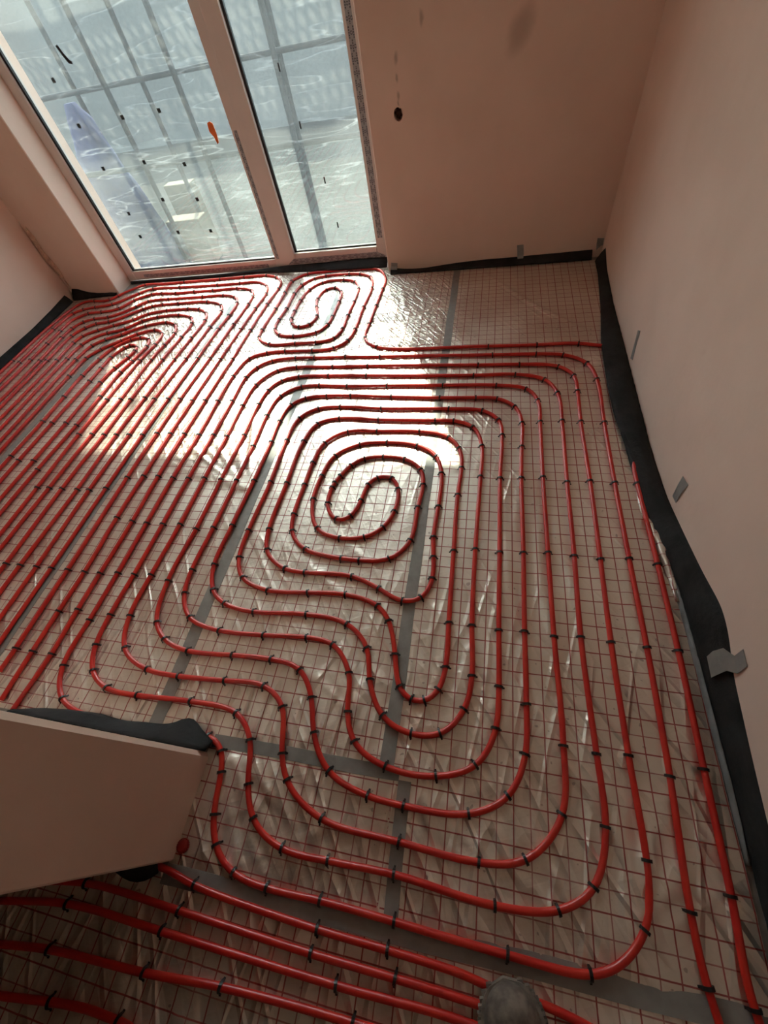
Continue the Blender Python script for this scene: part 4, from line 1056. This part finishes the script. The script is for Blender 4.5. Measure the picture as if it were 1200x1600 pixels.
# loose plaster tape peeling in the far left corner
pts = []
V, Fc = [], []
n = 26
for i in range(n + 1):
    t = i / n
    z = 0.60 - 0.52 * t
    wx = 0.006 + 0.020 * math.sin(math.pi * min(1, t * 1.15 + 0.02)) + 0.005 * math.sin(13 * t)
    off = 0.008 * math.sin(9 * t + 1) + 0.010 * t
    x = XL + 0.024 + off; y = YFL - 0.006
    V += [(x - wx * 0.6, y - 0.010 - 0.4 * wx, z), (x, y - 0.004, z + 0.006), (x + wx, y, z + 0.012), (x + wx, y + 0.004, z + 0.012), (x - wx * 0.6, y - 0.004 - 0.4 * wx, z)]
for i in range(n):
    for k in range(5):
        a = i * 5 + k; b = i * 5 + (k + 1) % 5
        Fc.append((a, b, b + 5, a + 5))
Fc.append((0, 1, 2, 3, 4)); Fc.append(tuple(n * 5 + k for k in range(5))[::-1])
o = link('peeling_strip', mesh_from('peeling_strip', V, Fc, True), M['peel'])
tag(o, 'loose peeling plaster strip running up the far left corner', 'plaster strip')

# red plastic cap beside the partition end
capo = empty('red_cap', (-0.868, -0.262, 0.003))
tag(capo, 'small round red plastic cap on the floor beside the partition end', 'cap')
bm = bmesh.new()
prof = [(0.0, 0.014), (0.012, 0.0135), (0.0165, 0.011), (0.018, 0.006), (0.0185, 0.0)]
ns = 20
rings = []
for (r_, z_) in prof:
    rings.append([bm.verts.new((r_ * math.cos(2 * math.pi * k / ns), r_ * math.sin(2 * math.pi * k / ns), z_)) for k in range(ns)] if r_ > 0 else [bm.verts.new((0, 0, z_))])
for k in range(ns): bm.faces.new((rings[0][0], rings[1][k], rings[1][(k + 1) % ns]))
for i in range(1, len(rings) - 1):
    for k in range(ns): bm.faces.new((rings[i][k], rings[i + 1][k], rings[i + 1][(k + 1) % ns], rings[i][(k + 1) % ns]))
bm.faces.new(rings[-1])
link('cap_shell', bm_mesh('cap_shell', bm, True), M['redcap'], capo)
bm = bmesh.new()
for k in range(20):
    a = 2 * math.pi * k / 20
    prism(bm, [(0.0205 * math.cos(a - 0.12), 0.0205 * math.sin(a - 0.12)), (0.0205 * math.cos(a + 0.12), 0.0205 * math.sin(a + 0.12)), (0.0178 * math.cos(a + 0.12), 0.0178 * math.sin(a + 0.12)), (0.0178 * math.cos(a - 0.12), 0.0178 * math.sin(a - 0.12))], 0.0, 0.007)
link('grip_ribs', bm_mesh('grip_ribs', bm), M['redcap'], capo)

# work shoe, only its toe reaches into the picture
SH = empty('work_shoe', (0.178, -0.497, 0.0228))
SH.rotation_euler = (0, 0, math.radians(17))
tag(SH, 'dusty brown work shoe whose toe shows at the bottom edge', 'shoe')
def outline(t):      # half width along the shoe, t=0 heel .. 1 toe
    if t < 0.12: return 0.040 * math.sqrt(max(0, 1 - ((0.12 - t) / 0.12) ** 2)) + 0.001
    if t < 0.45: return 0.040 + 0.002 * (t - 0.12)
    if t < 0.70: return 0.0407 + 0.032 * math.sin((t - 0.45) / 0.25 * math.pi / 2)
    return 0.0727 * math.sqrt(max(0, 1 - ((t - 0.70) / 0.30) ** 2.3)) + 0.001
L = 0.31
nl, ns = 34, 18
V, Fc = [], []
for i in range(nl + 1):
    t = 0.5 - 0.5 * math.cos(math.pi * i / nl)
    w = outline(t) * 0.95
    h = 0.105 if t < 0.35 else 0.105 - 0.045 * min(1, (t - 0.35) / 0.35)
    h *= (1 - max(0, (t - 0.80) / 0.20) ** 3 * 0.75)
    if t < 0.05: h *= 0.6 + 8 * t
    for k in range(ns + 1):
        a = math.pi * k / ns
        V.append((w * math.cos(a) * (1.0), L * (t - 0.5), 0.022 + h * max(0, math.sin(a)) ** 0.75))
for i in range(nl):
    for k in range(ns):
        a = i * (ns + 1) + k
        Fc.append((a, a + 1, a + ns + 2, a + ns + 1))
    Fc.append((i * (ns + 1), (i + 1) * (ns + 1), (i + 1) * (ns + 1) + ns, i * (ns + 1) + ns))
up = link('upper', mesh_from('upper', V, Fc, True), M['shoe_upper'], SH)
# toe cap seam rings
for (t, r_) in ((0.66, 0.0028), (0.72, 0.0022), (0.80, 0.0020)):
    w = outline(t) * 0.95
    h = (0.105 - 0.045 * min(1, (t - 0.35) / 0.35)) * (1 - max(0, (t - 0.80) / 0.20) ** 3 * 0.75)
    pp = [(w * math.cos(math.pi * k / 16), L * (t - 0.5) - 0.03 * (math.cos(math.pi * k / 16) ** 2), 0.023 + (h + 0.001) * math.sin(math.pi * k / 16) ** 0.75) for k in range(17)]
    link('toe_seam', tube_mesh('toe_seam', pp, r_, 6), M['shoe_sole'], up)
bm = bmesh.new()
pr = []
for i in range(29): pr.append((outline(i / 28) * 1.06, L * 1.03 * (i / 28 - 0.5)))
pr += [(-x, y) for (x, y) in pr[::-1]]
prism(bm, pr, 0.004, 0.026)
so = link('sole', bm_mesh('sole', bm), M['shoe_sole'], SH)
for i in range(1, 28):
    t = i / 28
    for s in (-1, 1):
        w = outline(t) * 1.06
        y = L * 1.03 * (t - 0.5)
        box('lug', s * w - 0.007, s * w + 0.007, y - 0.0038, y + 0.0038, 0.0, 0.020, M['shoe_sole'], so, 0.001)
for k in range(5):
    y = L * (0.30 + 0.055 * k - 0.5)
    zz = 0.022 + (0.107 - 0.012 * max(0, k - 1))
    pp = [(-0.022, y - 0.006, zz - 0.012), (-0.008, y, zz - 0.002), (0.008, y, zz - 0.002), (0.022, y + 0.006, zz - 0.012)]
    link('lace', tube_mesh('lace', pp, 0.0028, 6), M['clip'], SH)
